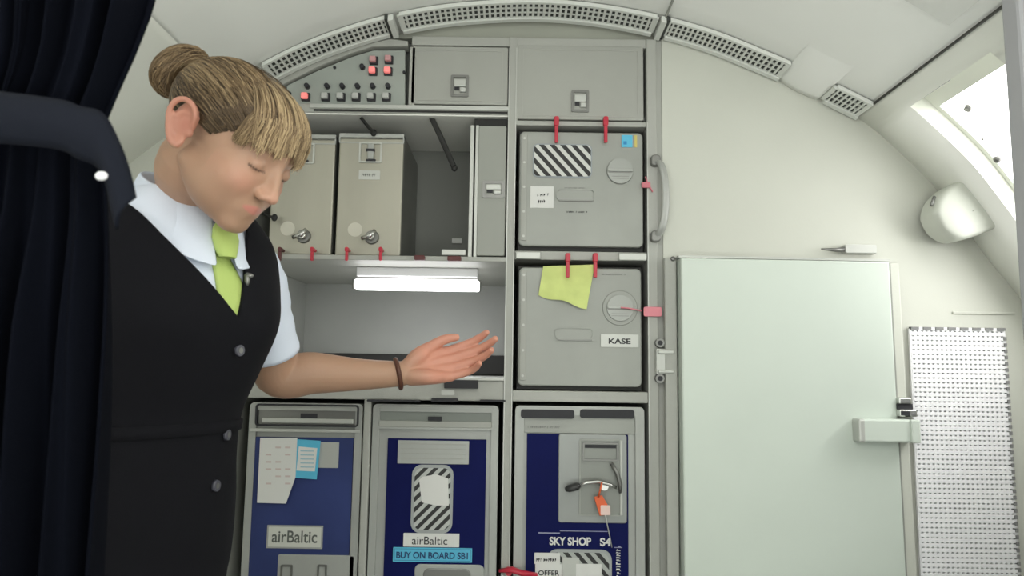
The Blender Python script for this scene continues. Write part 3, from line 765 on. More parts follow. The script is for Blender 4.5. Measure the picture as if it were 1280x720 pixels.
# middle cart
t, dr, x0, x1, z1, y = cart(463, 622, 506, 'middle service cart, with a striped oval and a cyan strip on navy', 1)
b = MB(); b.box(x0+.014, x1-.014, y-.001, y+.004, ZZ(534), ZZ(512)); b.mi = 1; b.box(x0+.014, x1-.014, y-.006, y+.002, ZZ(535), ZZ(527), .002); b.mi = 2; q = R(535, 521, 552, 526); b.box(q[0], q[1], y-.007, y, q[2], q[3])
b.mi = 3; b.ring(x0+.010, x1-.010, ZZ(537), ZZ(509), y-.008, y+.002, .004, .008)
b.build('handle_recess', [mat('recess_grey', (.22, .24, .22), .5), paint, ink, alu], t)
rect(t, (479, 549, 605, 880), y-.002, y+.005, navy, 'blue_panel')
s = rect(t, (497, 551, 586, 580), y-.0035, y, alu, 'placard'); b = MB()
for k in range(4): q = R(500, 555+k*6, 583, 556+k*6); b.box(q[0], q[1], y-.0039, y-.003, q[2], q[3])
b.build('printed_lines', paintd, s)
x0_, x1_, z0_, z1_ = R(514, 581, 566, 667); b = MB(); b.rrect(x0_, x1_, z0_, z1_, y-.004, y, .022); b.mi = 1; b.rrect(x0_+.006, x1_-.006, z0_+.007, z1_-.007, y-.0046, y-.003, .017)
s = b.build('striped_decal', [mat('decal_grey', (.36, .38, .38), .5), stripes('decal_stripes_small', (.02, .02, .02), (.50, .52, .5), 62, math.radians(-45), .5)], t)
b = MB(); b.prism([W(*q) for q in ((528, 596), (545, 593), (560, 598), (561, 632), (545, 632), (527, 628), (524, 600))], y-.0052, y-.0045); b.build('torn_sticker', white, t)
s = rect(t, (504, 667, 574, 684), y-.004, y, white, 'name_sticker'); p = P(537, 676); text('airBaltic', p.x, y-.0046, p.z, .017, ink, s, width=.078)
s = rect(t, (491, 685, 590, 703), y-.004, y, cyan, 'cyan_strip'); b = MB(); q = R(492.5, 686.5, 588.5, 701.5); b.ring(q[0], q[1], q[2], q[3], y-.0043, y-.0038, .0012, .001); b.build('strip_border', mat('dark_cyan', (.03, .25, .42), .5), s)
p = P(540, 694.5); text('BUY ON BOARD SB1', p.x, y-.0048, p.z, .0145, inkb, s, width=.158, bold=.028)
rect(t, (516, 706, 604, 860), y-.004, y, alu, 'lower_plate', .012, .002)
b = MB(); q = R(528, 711, 588, 770); b.rrect(q[0], q[1], q[2], q[3], y-.006, y-.003, .014, .002); b.build('door_catch', alud, t)
# right cart
t, dr, x0, x1, z1, y = cart(643, 806, 508, 'right service cart, with an orange seal on its metal door latch', 2)
for q in ((651, 512, 718, 523), (725, 512, 793, 523)): rect(t, q, y-.006, y+.006, ink, 'air_slot', .006)
b = MB(); b.box(x0+.02, x1-.02, y-.001, y+.006, ZZ(542, 725), ZZ(510, 725), .001); b.build('top_plate', aluc, t)
p = P(680, 534); marks(p.x, y-.0019, p.z, .072, .005, alud, t, 9)
rect(t, (657, 543, 786, 880), y-.002, y+.005, navy, 'blue_panel')
pl = rect(t, (698, 543, 784, 654), y-.005, y, mat('latch_plate_grey', (.30, .31, .30), .4, .4, var=.05), 'latch_plate', .006, .002)
b = MB(); q = R(724, 549, 776, 645); b.ring(q[0], q[1], q[2], q[3], y-.008, y-.004, .003, .004); b.mi = 1
b.rrect(q[0]+.003, q[1]-.003, q[2]+.003, q[3]-.003, y-.0062, y-.0045, .003)
b.mi = 2; a, c, e, f = R(728, 553, 773, 576); b.ring(a, c, e, f, y-.011, y-.006, .004, .003)
b.mi = 3; a, c, e, f = R(731, 556, 770, 560); b.box(a, c, y-.0085, y-.006, e, f)
a, c, e, f = R(775, 550, 778, 644); b.mi = 4; b.box(a, c, y-.009, y-.004, e, f, .001)
b.build('latch_recess', [aluc, mat('recess_mid_grey', (.26, .27, .25), .45, .4), alud, ink, rail], pl)
b = MB(); hp = [P(710, 609)+Vector((0, -.020, 0)), P(720, 606)+Vector((0, -.022, 0)), P(732, 601)+Vector((0, -.022, 0)), P(746, 600)+Vector((0, -.02, 0)), P(760, 604)+Vector((0, -.018, 0)), P(769, 608)+Vector((0, -.016, 0))]
b.tube(hp[1:], [.006, .007, .007, .006, .005], 12, flat=.7); b.mi = 1
b.tube([hp[0]+Vector((-.008, 0, -.002)), hp[0], hp[1], hp[1]+Vector((.006, 0, .003))], [.005, .010, .011, .007], 12, flat=.8)
b.mi = 2; b.tube([P(763, 578)+Vector((0, -.014, 0)), P(770, 590)+Vector((0, -.018, 0)), P(774, 604)+Vector((0, -.016, 0)), P(774, 615)+Vector((0, -.014, 0))], [.004, .005, .005, .003], 10)
b.mi = 0; b.cyl(P(754, 606)+Vector((0, -.004, 0)), P(754, 606)+Vector((0, -.022, 0)), .009, n=16)
b.build('latch_lever', [chrome, mat('black_grip', (.03, .03, .03), .4), alud], pl)
p = P(713, 677); text('SKY SHOP', p.x, y-.003, p.z, .018, white, t, width=.092, bold=.035)
p = P(757, 678); text('S4', p.x, y-.003, p.z, .018, white, t, width=.024, bold=.035)
b = MB()
for q in ((673, 666, 700, 667.2), (773, 683, 776, 684.2), (700, 664, 760, 664.8), (768, 684.5, 778, 685.3)): a, c, e, f = R(*q); b.box(a, c, y-.003, y, e, f)
b.build('thin_lines', mat('pale_line', (.35, .35, .5), .5), t)
p = P(773, 705); marks(p.x, y-.003, p.z, .07, .010, white, t, 12, PI/2)
x0_, x1_, z0_, z1_ = R(684, 687, 765, 770); b = MB(); b.rrect(x0_, x1_, z0_, z1_, y-.004, y, .022); b.mi = 1; b.rrect(x0_+.006, x1_-.006, z0_+.007, z1_-.007, y-.0046, y-.003, .017)
b.build('striped_decal', [MATS['decal_grey'], stripes('decal_stripes_lean', (.02, .02, .02), (.42, .44, .42), 58, math.radians(42), .5)], t)
s = rect(t, (668, 691, 700, 705), y-.007, y-.005, white, 'name_sticker'); p = P(684, 699); marks(p.x, y-.0076, p.z-.001, .048, .007, ink, s, 11)
s = rect(t, (669, 705, 702, 730), y-.0068, y-.005, white, 'name_sticker'); p = P(686, 716); text('OFFER', p.x, y-.0074, p.z, .011, ink, s, width=.046, bold=.02)
s = rect(t, (703, 697, 724, 730), y-.006, y-.0045, rail, 'plain_sticker'); s = rect(t, (720, 705, 752, 740), y-.0062, y-.0045, white, 'plain_sticker')
# orange seal
b = MB(); b.prism([W(741, 619), W(751, 617), W(761, 634), W(760, 641), (W(748, 642))], y-.030, y-.026, .001); b.mi = 1; a, c, e, f = R(749, 629, 761, 641); b.rrect(a, c, e, f, y-.0312, y-.0295, .002)
b.mi = 2; b.tube([P(755, 641)+Vector((0, -.025, 0)), P(758, 655)+Vector((0, -.018, 0)), P(762, 672)+Vector((0, -.012, 0)), P(764, 683)+Vector((0, -.010, 0))], .0012, 8)
b.mi = 0; b.tube([P(746, 619)+Vector((0, -.028, 0)), P(748, 609)+Vector((0, -.034, 0)), P(750, 600)+Vector((0, -.034, 0))], .002, 8)
o = b.build('seal_tag', [orange, mat('tag_white', (.8, .6, .55), .6), rail], None, shift=P(752, 630)); tag(o, 'orange and white seal tag hanging from the lever of the right cart', 'tag')
# red latch at the foot of the middle post
b = MB(); b.tube([P(624, 711)+Vector((0, -.016, 0)), P(640, 709)+Vector((0, -.02, 0)), P(652, 713)+Vector((0, -.02, 0)), P(671, 716)+Vector((0, -.016, 0))], [.006, .011, .010, .007], 12, flat=.6)
b.cyl(P(636, 712)+Vector((0, -.02, 0)), P(636, 712)+Vector((0, 0, 0)), .008, n=14)
o = b.build('cart_lock', red, None, shift=P(640, 712)); tag(o, 'red cart lock turned sideways between the middle and right carts', 'latch')
# ================================================================ the person
def V(*a): return np.array(a, float)
def ell(p, c, r):
    q = (p-V(*c))/V(*r); k0 = np.linalg.norm(q, axis=1); k1 = np.linalg.norm(q/V(*r), axis=1)+1e-9
    return k0*(k0-1)/k1
def cap(p, a, b, ra, rb):
    a, b = V(*a), V(*b); ab = b-a; t = np.clip(((p-a)@ab)/(ab@ab), 0, 1)
    return np.linalg.norm(p-(a+t[:, None]*ab), axis=1)-(ra+(rb-ra)*t)
def smin(a, b, k):
    h = np.clip(.5+.5*(b-a)/k, 0, 1); return b*(1-h)+a*h-k*h*(1-h)
def smax(a, b, k): return -smin(-a, -b, k)
def head_sdf(p):
    s = p*V(1, 1, 1); x = np.abs(p[:, 0]); q = np.stack([x, p[:, 1], p[:, 2]], 1)
    d = ell(q, (0, -.020, .030), (.0735, .094, .069))
    d = smin(d, ell(q, (0, .028, -.012), (.0600, .0600, .0860)), .02)
    d = smin(d, ell(q, (0, .022, -.060), (.0500, .0520, .0420)), .02)          # jaw
    d = smin(d, cap(q, (.050, -.012, -.050), (.012, .068, -.092), .010, .012), .03)
    d = smin(d, ell(q, (.036, .040, -.054), (.020, .024, .026)), .03)
    d = smin(d, ell(q, (0, .072, -.094), (.017, .013, .013)), .014)            # chin
    d = smin(d, ell(q, (.034, .056, -.032), (.024, .022, .022)), .018)         # cheek
    d = smin(d, ell(q, (0, .068, -.064), (.028, .022, .022)), .014)            # muzzle
    d = smin(d, cap(q, (0, .076, .022), (.034, .066, .019), .011, .008), .012) # brow
    d = smax(d, -ell(q, (.031, .097, .000), (.0165, .018, .0125)), .010)       # socket
    d = smin(d, ell(q, (.030, .0715, -.001), (.0135, .0135, .0120)), .004)     # closed lid
    d = smin(d, cap(q, (0, .085, .010), (0, .103, -.030), .0065, .0085), .008) # nose
    d = smin(d, ell(q, (0, .1045, -.0335), (.0085, .0085, .0075)), .005)
    d = smin(d, ell(q, (.0115, .095, -.037), (.0065, .0095, .0065)), .005)
    d = smax(d, -ell(q, (.0065, .0975, -.0450), (.0028, .0045, .0025)), .003)  # nostril
    d = smin(d, cap(q, (0, .0895, -.0575), (.019, .080, -.0610), .0042, .0022), .004)  # upper lip
    d = smin(d, cap(q, (0, .0880, -.0660), (.015, .081, -.0640), .0048, .0026), .004)  # lower lip
    d = smax(d, -cap(q, (0, .0975, -.0615), (.022, .0855, -.0625), .0016, .0010), .0015)
    return d
def head_r(dirs, extra=0.0):
    t = np.full(len(dirs), .15); lo = np.zeros(len(dirs)); 
    for _ in range(26):
        d = head_sdf(dirs*t[:, None])-extra; t = t-d*.85
    return t
HEADC = V(-.376, .945, 1.408); HS = .93
def head_matrix(yaw, pitch, roll):
    F = V(math.sin(yaw)*math.cos(pitch), -math.cos(yaw)*math.cos(pitch), -math.sin(pitch))
    Xr = V(-math.cos(yaw), -math.sin(yaw), 0)
    U = np.cross(Xr, F); U /= np.linalg.norm(U)
    c, s = math.cos(roll), math.sin(roll); X2 = Xr*c+U*s; U2 = U*c-Xr*s
    return np.stack([X2, F, U2], 1)
HM = head_matrix(math.radians(HEAD_YAW) if 'HEAD_YAW' in globals() else math.radians(73), math.radians(35), math.radians(0))
def hw(p): return HEADC + HS*np.atleast_2d(p) @ HM.T
def grid_dirs(nu, nv):
    out = []
    for j in range(nv+1):
        th = PI*j/nv
        for i in range(nu):
            a = 2*PI*i/nu; out.append((math.sin(th)*math.cos(a), math.sin(th)*math.sin(a), math.cos(th)))
    return V(*[0]) if False else np.array(out)
def sphere_mesh(b, pts, nu, nv):
    top = b.bm.verts.new(Vector(pts[0])); bot = b.bm.verts.new(Vector(pts[nv*nu])); rows = []
    for j in range(1, nv): rows.append([b.bm.verts.new(Vector(pts[j*nu+i])) for i in range(nu)])
    for i in range(nu):
        k = (i+1) % nu
        b.bm.faces.new([top, rows[0][i], rows[0][k]]).smooth = True; b.bm.faces.new([bot, rows[-1][k], rows[-1][i]]).smooth = True
    for j in range(nv-2):
        for i in range(nu):
            k = (i+1) % nu; b.bm.faces.new([rows[j][i], rows[j+1][i], rows[j+1][k], rows[j][k]]).smooth = True
    bmesh.ops.recalc_face_normals(b.bm, faces=b.bm.faces[:])
# ------------------------------------------------ pose
PHI = math.radians(60)
Fd = V(math.sin(PHI), -math.cos(PHI), 0); Ld = V(math.cos(PHI), math.sin(PHI), 0); Uz = V(0, 0, 1)
# torso sections: z, centre x, centre y, half width, front, back depth
SEC = [(.55, -.602, 1.06, .150, .120, .125), (.80, -.584, 1.06, .168, .130, .135), (.90, -.568, 1.055, .160, .126, .125), (.98, -.550, 1.05, .140, .114, .108), (1.04, -.538, 1.05, .132, .110, .100),
       (1.10, -.528, 1.05, .140, .128, .102), (1.165, -.520, 1.05, .152, .142, .106), (1.22, -.514, 1.05, .156, .130, .108), (1.27, -.508, 1.045, .156, .108, .104), (1.30, -.504, 1.04, .144, .095, .095),
       (1.325, -.498, 1.035, .116, .080, .085), (1.345, -.488, 1.03, .080, .066, .070), (1.365, -.474, 1.025, .052, .056, .056)]
SA = np.array(SEC)
def sec(z):
    # smooth interpolation of the section table
    i = int(np.clip(np.searchsorted(SA[:, 0], z)-1, 0, len(SA)-2)); t = (z-SA[i, 0])/(SA[i+1, 0]-SA[i, 0]); t = min(max(t, 0), 1)
    p0, p1, p2, p3 = SA[max(i-1, 0), 1:], SA[i, 1:], SA[i+1, 1:], SA[min(i+2, len(SA)-1), 1:]
    return .5*(2*p1+(p2-p0)*t+(2*p0-5*p1+4*p2-p3)*t*t+(3*p1-3*p2+p3-p0)*t**3)
def torso_pt(a, z, off):
    cx, cy, hw_, bf, bb = sec(z); c, s = math.cos(a), math.sin(a); e = 2/2.25
    cc = math.copysign(abs(c)**e, c); ss = math.copysign(abs(s)**e, s)
    dep = bf if c > 0 else bb
    bust = 0
    if c > 0: bust = .012*math.exp(-((z-1.175)/.055)**2)*math.exp(-((abs(a if a < PI else a-2*PI)-.5)/.38)**2)
    return V(cx, cy, z)+Fd*(cc*(dep+off+bust))+Ld*(ss*(hw_+off))
def torso_mesh(b, zs, off, n=96, a0=0, cap_ends=True, offf=None):
    rows = []
    for z in zs:
        o_ = off if offf is None else offf
        rows.append([Vector(torso_pt(2*PI*k/n, z, off if offf is None else offf(2*PI*k/n, z))) for k in range(n)])
    b.sheet(rows, closed_u=True)
    if cap_ends:
        vs = list(b.bm.verts); N = len(vs)
        b.bm.faces.new([vs[N-len(zs)*n+k] for k in range(n)]); b.bm.faces.new([vs[N-n+k] for k in range(n)][::-1])
    bmesh.ops.recalc_face_normals(b.bm, faces=b.bm.faces[:])
def smooth_path(pts, m=5):
    pts = [V(*p) for p in pts]; out = []
    for i in range(len(pts)-1):
        p0, p1, p2, p3 = pts[max(i-1, 0)], pts[i], pts[i+1], pts[min(i+2, len(pts)-1)]
        for s in range(m):
            u = s/m; out.append(.5*(2*p1+(p2-p0)*u+(2*p0-5*p1+4*p2-p3)*u*u+(3*p1-3*p2+p3-p0)*u**3))
    out.append(pts[-1]); return out
def limb(b, pts, rad, m=6, n=20, flat=None):
    q = smooth_path([list(p)+[r] for p, r in zip(pts, rad)], m)
    P3 = [Vector(v[:3]) for v in q]; rr_ = [float(v[3]) for v in q]
    b.tube(P3, rr_, n, flat=flat); b.ball(P3[0], rr_[0]*.99, 3); b.ball(P3[-1], rr_[-1]*.99, 3)
SHL = V(-.438, 1.165, 1.288); ELL = V(-.412, 1.285, 1.092); WRL = V(-.205, 1.36, 1.098)
SHR = V(-.575, .915, 1.285); ELR = V(-.66, .90, 1.03); WRR = V(-.62, .83, .80)
TP = P  # photograph helper
b = MB()
# head
nu, nv = 220, 200
dirs = grid_dirs(nu, nv); rad = head_r(dirs)
sphere_mesh(b, hw(dirs*rad[:, None]), nu, nv)
# ears
def ear(side):
    ex, ey, ez = side*.0735, -.014, -.010
    for (c, r) in (((ex+side*.0080, ey-.005, ez+.005), (.0060, .0185, .0300)),): 
        bb = MB(); bb.ball((0, 0, 0), r, 3)
        for v in bb.bm.verts:
            q = V(*v.co); ca, sa = math.cos(.28*side), math.sin(.28*side)
            q = V(q[0]*ca+q[1]*sa*-1, q[0]*sa+q[1]*ca, q[2]); v.co = Vector(hw(q+V(*c))[0])
        b._merge(bb.bm, smooth=True)
    b.ball(Vector(hw(V(ex+side*.006, ey-.003, ez+.024))[0]), .0065, 2)
    b.ball(Vector(hw(V(ex+side*.002, ey-.008, ez+.018))[0]), .0095, 2)
    hel = [(ex+side*.001, ey+.010, ez+.004), (ex+side*.007, ey+.011, ez+.018), (ex+side*.011, ey+.003, ez+.029), (ex+side*.015, ey-.010, ez+.031), (ex+side*.018, ey-.020, ez+.022),
           (ex+side*.018, ey-.021, ez+.006), (ex+side*.014, ey-.015, ez-.010), (ex+side*.008, ey-.005, ez-.024), (ex+side*.003, ey+.003, ez-.029), (ex, ey+.006, ez-.020)]
    hel = [(q[0]+side*.0060, q[1], q[2]) for q in hel]
    limb(b, [hw(V(*q))[0] for q in hel], [.003, .0035, .0038, .004, .004, .0038, .0038, .0055, .006, .004], 4, 10)
    inn = [(ex+side*.006, ey+.002, ez+.018), (ex+side*.011, ey-.009, ez+.014), (ex+side*.012, ey-.012, ez+.002), (ex+side*.008, ey-.005, ez-.012)]
    inn = [(q[0]+side*.0055, q[1], q[2]) for q in inn]
    limb(b, [hw(V(*q))[0] for q in inn], [.002, .003, .003, .002], 4, 8)
    bb = hw(V(ex+side*.004, ey+.009, ez-.006))[0]; b.ball(Vector(bb), .0048, 2)
ear(1); ear(-1)
# neck
hb = hw(V(0, -.030, -.050))[0]
limb(b, [V(-.472, 1.035, 1.30), V(-.458, 1.030, 1.345), hw(V(0, -.040, -.070))[0], hw(V(0, -.030, -.030))[0]], [.056, .051, .048, .048], 5, 32)
# trunk under the clothes
torso_mesh(b, list(np.linspace(.80, 1.355, 40)), -.004, 72)
# legs
for s in (1, -1):
    hip = V(-.575, 1.06, .86)+Ld*s*.08
    limb(b, [hip, V(-.585, 1.05, .47)+Ld*s*.075, V(-.60, 1.08, .09)+Ld*s*.07], [.085, .052, .034], 6, 20)
    limb(b, [V(-.60, 1.08, .075)+Ld*s*.07, V(-.60, 1.08, .055)+Ld*s*.07+Fd*.10, V(-.60, 1.08, .03)+Ld*s*.07+Fd*.17], [.033, .030, .018], 5, 16)
# arms
limb(b, [SHL+V(-.02, -.02, 0), SHL*.5+ELL*.5+V(.006, 0, 0), ELL+V(-.002, 0, .006), ELL*.72+WRL*.28+V(0, 0, .004), ELL*.35+WRL*.65, WRL], [.046, .041, .041, .0375, .029, .0235], 7, 28)
limb(b, [SHR+V(.02, .02, 0), SHR*.5+ELR*.5, ELR, ELR*.6+WRR*.4, WRR], [.048, .042, .036, .036, .024], 7, 24)
def hand(W0, d, n, side, curls, thumb_side, scale=1.0):
    """W0 wrist, d finger direction, n palm normal, side = direction of the thumb edge"""
    d = d/np.linalg.norm(d); n = n-d*(n@d); n /= np.linalg.norm(n); w_ = np.cross(d, n)*thumb_side; S = scale
    # palm: five metacarpal strands
    for k, o in enumerate((.030, .011, -.009, -.027)):
        limb(b, [W0+d*.004*S+w_*o*.45*S, W0+d*.045*S+w_*o*.85*S+n*(.003 if k in (0, 3) else 0), W0+d*(.088, .092, .088, .080)[k]*S+w_*o*S], [.016*S, .0135*S, .0105*S], 4, 14)
        L = (.044, .049, .045, .035)[k]*S; L2 = (.026, .030, .028, .021)[k]*S; L3 = (.021, .023, .022, .019)[k]*S
        base = W0+d*(.088, .092, .088, .080)[k]*S+w_*o*S; a = curls[k]; sp = (.05, .01, -.03, -.08)[k]
        dd = d*math.cos(sp)+w_*math.sin(sp)
        def rot(t): return dd*math.cos(t)+n*math.sin(t)
        p1 = base+rot(a*.5)*L; p2 = p1+rot(a*1.3)*L2; p3 = p2+rot(a*2.0)*L3; r = (.0092, .0095, .009, .008)[k]*S
        limb(b, [base-d*.01, base, p1, p2, p3], [r*1.12, r*1.1, r, r*.9, r*.72], 5, 14)
    # thenar and little-finger pads, thumb
    limb(b, [W0+w_*.010*S+n*.006, W0+d*.028*S+w_*.026*S+n*.012, W0+d*.052*S+w_*.040*S+n*.012], [.015*S, .0175*S, .012*S], 4, 14)
    limb(b, [W0-w_*.010*S+n*.006, W0+d*.035*S-w_*.022*S+n*.010, W0+d*.062*S-w_*.026*S+n*.006], [.014*S, .0150*S, .010*S], 4, 14)
    tb = W0+d*.046*S+w_*.036*S+n*.012; t1 = tb+(d*.92+w_*.22+n*.30)*.036*S; t2 = t1+(d*.97-w_*.08+n*.2)*.028*S
    limb(b, [tb, t1, t2], [.0125*S, .0105*S, .008*S], 5, 14)
hd = V(.88, .20, .20); hn = V(-.22, -.90, .34)
hand(WRL+V(.012, .002, .002), hd, hn, None, (.42, .46, .52, .6), -1, .95)
hand(WRR, V(.15, -.15, -1), V(.8, .5, 0), None, (.4, .45, .5, .55), 1, .93)
body = b.build('person', [], None, shift=(-.58, 1.08, 0))
md = body.modifiers.new('r', 'REMESH'); md.mode = 'VOXEL'; md.voxel_size = .0024; md.use_smooth_shade = True
md = body.modifiers.new('s', 'SMOOTH'); md.factor = .5; md.iterations = 3
bake(body)
tag(body, 'person with blond hair in a bun, dark waistcoat and green tie, reaching out one hand', 'person')
me = body.data
for p in me.polygons: p.use_smooth = True
co = np.empty(len(me.vertices)*3); me.vertices.foreach_get('co', co); co = co.reshape(-1, 3)+V(-.58, 1.08, 0)
hl = (co-HEADC) @ HM/HS      # head-local coordinates
base = V(.43, .255, .17)
colr = np.tile(base, (len(co), 1))
def blend(mask, c): 
    global colr
    colr = colr*(1-mask[:, None])+V(*c)*mask[:, None]
inh = np.linalg.norm(hl, axis=1) < .16
ax = np.abs(hl[:, 0]); Y_, Z_ = hl[:, 1], hl[:, 2]
def g(u, s): return np.exp(-(u/s)**2)
blend(inh*g(ax-.040, .020)*g(Z_+.030, .018)*(Y_ > .03)*.45, (.66, .30, .22))
blend(inh*g(ax, .012)*g(Z_+.034, .012)*(Y_ > .09)*.35, (.68, .32, .24))
lip = inh*(Y_ > .070)*(ax < .0225)*np.clip((.0068*(1-(ax/.024)**2)+.0006-np.abs(Z_+.0615))/.0018, 0, 1)*np.clip((.022-ax)/.003, 0, 1)
blend(lip*.7, (.58, .20, .17))
brow = inh*(Y_ > .04)*np.clip((.0045-np.abs(Z_-.0205-.10*(ax-.01)+2.5*(ax-.028)**2))/.002, 0, 1)*(ax > .012)*(ax < .048)
blend(brow*.6, (.22, .13, .07))
lash = inh*(Y_ > .055)*np.clip((.0018-np.abs(Z_+.0075-7*(ax-.030)**2))/.001, 0, 1)*(np.abs(ax-.030) < .0135)
blend(lash*.85, (.05, .03, .025))
lidm = inh*(Y_ > .05)*g(ax-.030, .014)*g(Z_-.006, .008)*.3; blend(lidm, (.42, .24, .18))
earm = inh*(ax > .072)*(np.abs(Y_+.012) < .034)*(np.abs(Z_) < .04); blend(earm*.45, (.70, .26, .20))
conc = inh*(ax > .070)*g(Y_+.012, .009)*g(Z_+.008, .012); blend(conc*.5, (.42, .12, .08))
hand_m = np.clip(((co-WRL)@V(.86, .3, .3)+.0)/.05, 0, 1)*(co[:, 0] > -.25)*(co[:, 1] > 1.2)
blend(hand_m*.6, (.74, .30, .22))
att = me.color_attributes.new('skin', 'FLOAT_COLOR', 'POINT')
att.data.foreach_set('color', np.concatenate([colr, np.ones((len(colr), 1))], 1).ravel())
sk = mat('skin', (.6, .37, .26), .5, bump=.08, bscale=500, sss=.12)
n_ = sk.node_tree.nodes.new('ShaderNodeAttribute'); n_.attribute_name = 'skin'
sk.node_tree.links.new(n_.outputs['Color'], sk.node_tree.nodes['Principled BSDF'].inputs['Base Color'])
me.materials.append(sk); ORG[body.name] = Vector((-.58, 1.08, 0))
# ------------------------------------------------ clothes
shirtm = mat('shirt_white', (.74, .80, .93), .8, bump=.2, bscale=40)
vestm = mat('waistcoat_black_navy', (.0055, .0055, .008), .9, bump=.3, bscale=500, spec=.2)
tiem = mat('green_tie', (.47, .60, .17), .6, bump=.2, bscale=400)
b = MB(); torso_mesh(b, list(np.linspace(1.0, 1.352, 50)), .004, 120, cap_ends=False)
sh = b.build('shirt', shirtm, body)
def subd(o, lv=1):
    m = o.modifiers.new('sub', 'SUBSURF'); m.levels = lv; m.render_levels = lv
# sleeves
for (S0, E0, w0, r) in ((SHL, ELL, .56, (.046, .054, .055, .050, .048)), (SHR, ELR, .55, (.05, .06, .058, .054, .052))):
    b = MB(); inn = Ld*(-.05 if S0 is SHL else .05)
    pts = [S0+inn+V(0, 0, .0), S0+inn*.2+V(0, 0, -.012), S0+(E0-S0)*.25, S0+(E0-S0)*.5, S0+(E0-S0)*.80]
    q = smooth_path([list(p)+[rr_] for p, rr_ in zip(pts, r)], 6)
    rows = []
    P3 = [Vector(v[:3]) for v in q]; R3 = [float(v[3]) for v in q]
    # small drapery folds near the hem
    R3 = [rv*(1+.02*math.sin(i*1.7)) for i, rv in enumerate(R3)]
    b.tube(P3, R3, 40, cap=False); b.ball(P3[0], R3[0], 3)
    o = b.build('sleeve', shirtm, body); m = o.modifiers.new('t', 'SOLIDIFY'); m.thickness = .0015
# collar: stand and two leaves following the neck
def collar_leaf(rows):
    b = MB(); b.sheet(rows); o = b.build('collar', shirtm, body); m = o.modifiers.new('t', 'SOLIDIFY'); m.thickness = .002; m.offset = 0; subd(o); return o
NC = V(-.470, 1.022, 1.354); tilt = V(.10, -.16, 1)   # neck axis leans forward
tilt = tilt/np.linalg.norm(tilt)
def neck_pt(a, r, h, fdrop=.030):
    """around the neck, a = 0 in front; the front sits lower than the nape"""
    c, s = math.cos(a), math.sin(a)
    return NC+Fd*(c*r*.98)+Ld*(s*r)+V(0, 0, h-fdrop*(.5+.5*c))
rows = []
for (r_, h) in ((.066, -.015), (.064, .010), (.062, .036), (.065, .040), (.072, .020), (.082, -.012), (.088, -.022)):
    row = []
    for k in range(41):
        a = .16+(2*PI-.32)*k/40; c = math.cos(a); fr = (.5+.5*c)**2
        rr_ = r_+(.010 if r_ > .07 else 0)*fr; hh = h-(.030*fr if r_ > .07 else 0)
        row.append(Vector(neck_pt(a, rr_, hh, .062)))
    rows.append(row)
collar_leaf(rows)
# waistcoat shell with a V opening and arm openings
b = MB(); torso_mesh(b, list(np.linspace(.74, 1.350, 110)), .013, 200, cap_ends=False)
vest = b.build('waistcoat', vestm, body)
def frame_pt(f, l, z): 
    cx, cy = sec(min(max(z, .6), 1.36))[:2]
    return V(cx, cy, z)+Fd*f+Ld*l
cut = MB()
def hull(pts, name):
    c = bmesh.new(); [c.verts.new(Vector(p)) for p in pts]; bmesh.ops.convex_hull(c, input=c.verts[:]); cut._merge(c)
ap = 1.165
c0_ = V(-.508, 1.04, 0)
def F3(f, l, z): return V(c0_[0], c0_[1], z)+Fd*f+Ld*l
hull([F3(.03, .018, ap+.02), F3(.30, .018, ap-.004), F3(.03, -.125, 1.42), F3(.03, .066, 1.42), F3(.30, -.125, 1.42), F3(.30, .066, 1.42), F3(.03, -.118, 1.325), F3(.30, -.115, 1.315), F3(.03, .064, 1.33), F3(.30, .056, 1.30)], 'v')
hull([F3(.05, l, z) for l in (-.11, .055) for z in (1.335, 1.45)]+[F3(-.11, l, z) for l in (-.075, .05) for z in (1.352, 1.45)], 'n')
for s, S0 in ((1, SHL), (-1, SHR)):
    ring0, ring1 = [], []
    for k in range(24):
        a = 2*PI*k/24; fz, ff = .092*math.sin(a), .064*math.cos(a)
        for l in (.098, .30): ring0.append(F3(ff-.002, s*l, 1.262+fz))
    hull(ring0, 'a')
cutter = cut.build('cutter', [], None)
m = vest.modifiers.new('so', 'SOLIDIFY'); m.thickness = .004; m.offset = 0
m = vest.modifiers.new('b', 'BOOLEAN'); m.object = cutter; m.operation = 'DIFFERENCE'; m.solver = 'EXACT'; m.use_self = True
bake(vest); bpy.data.objects.remove(cutter)
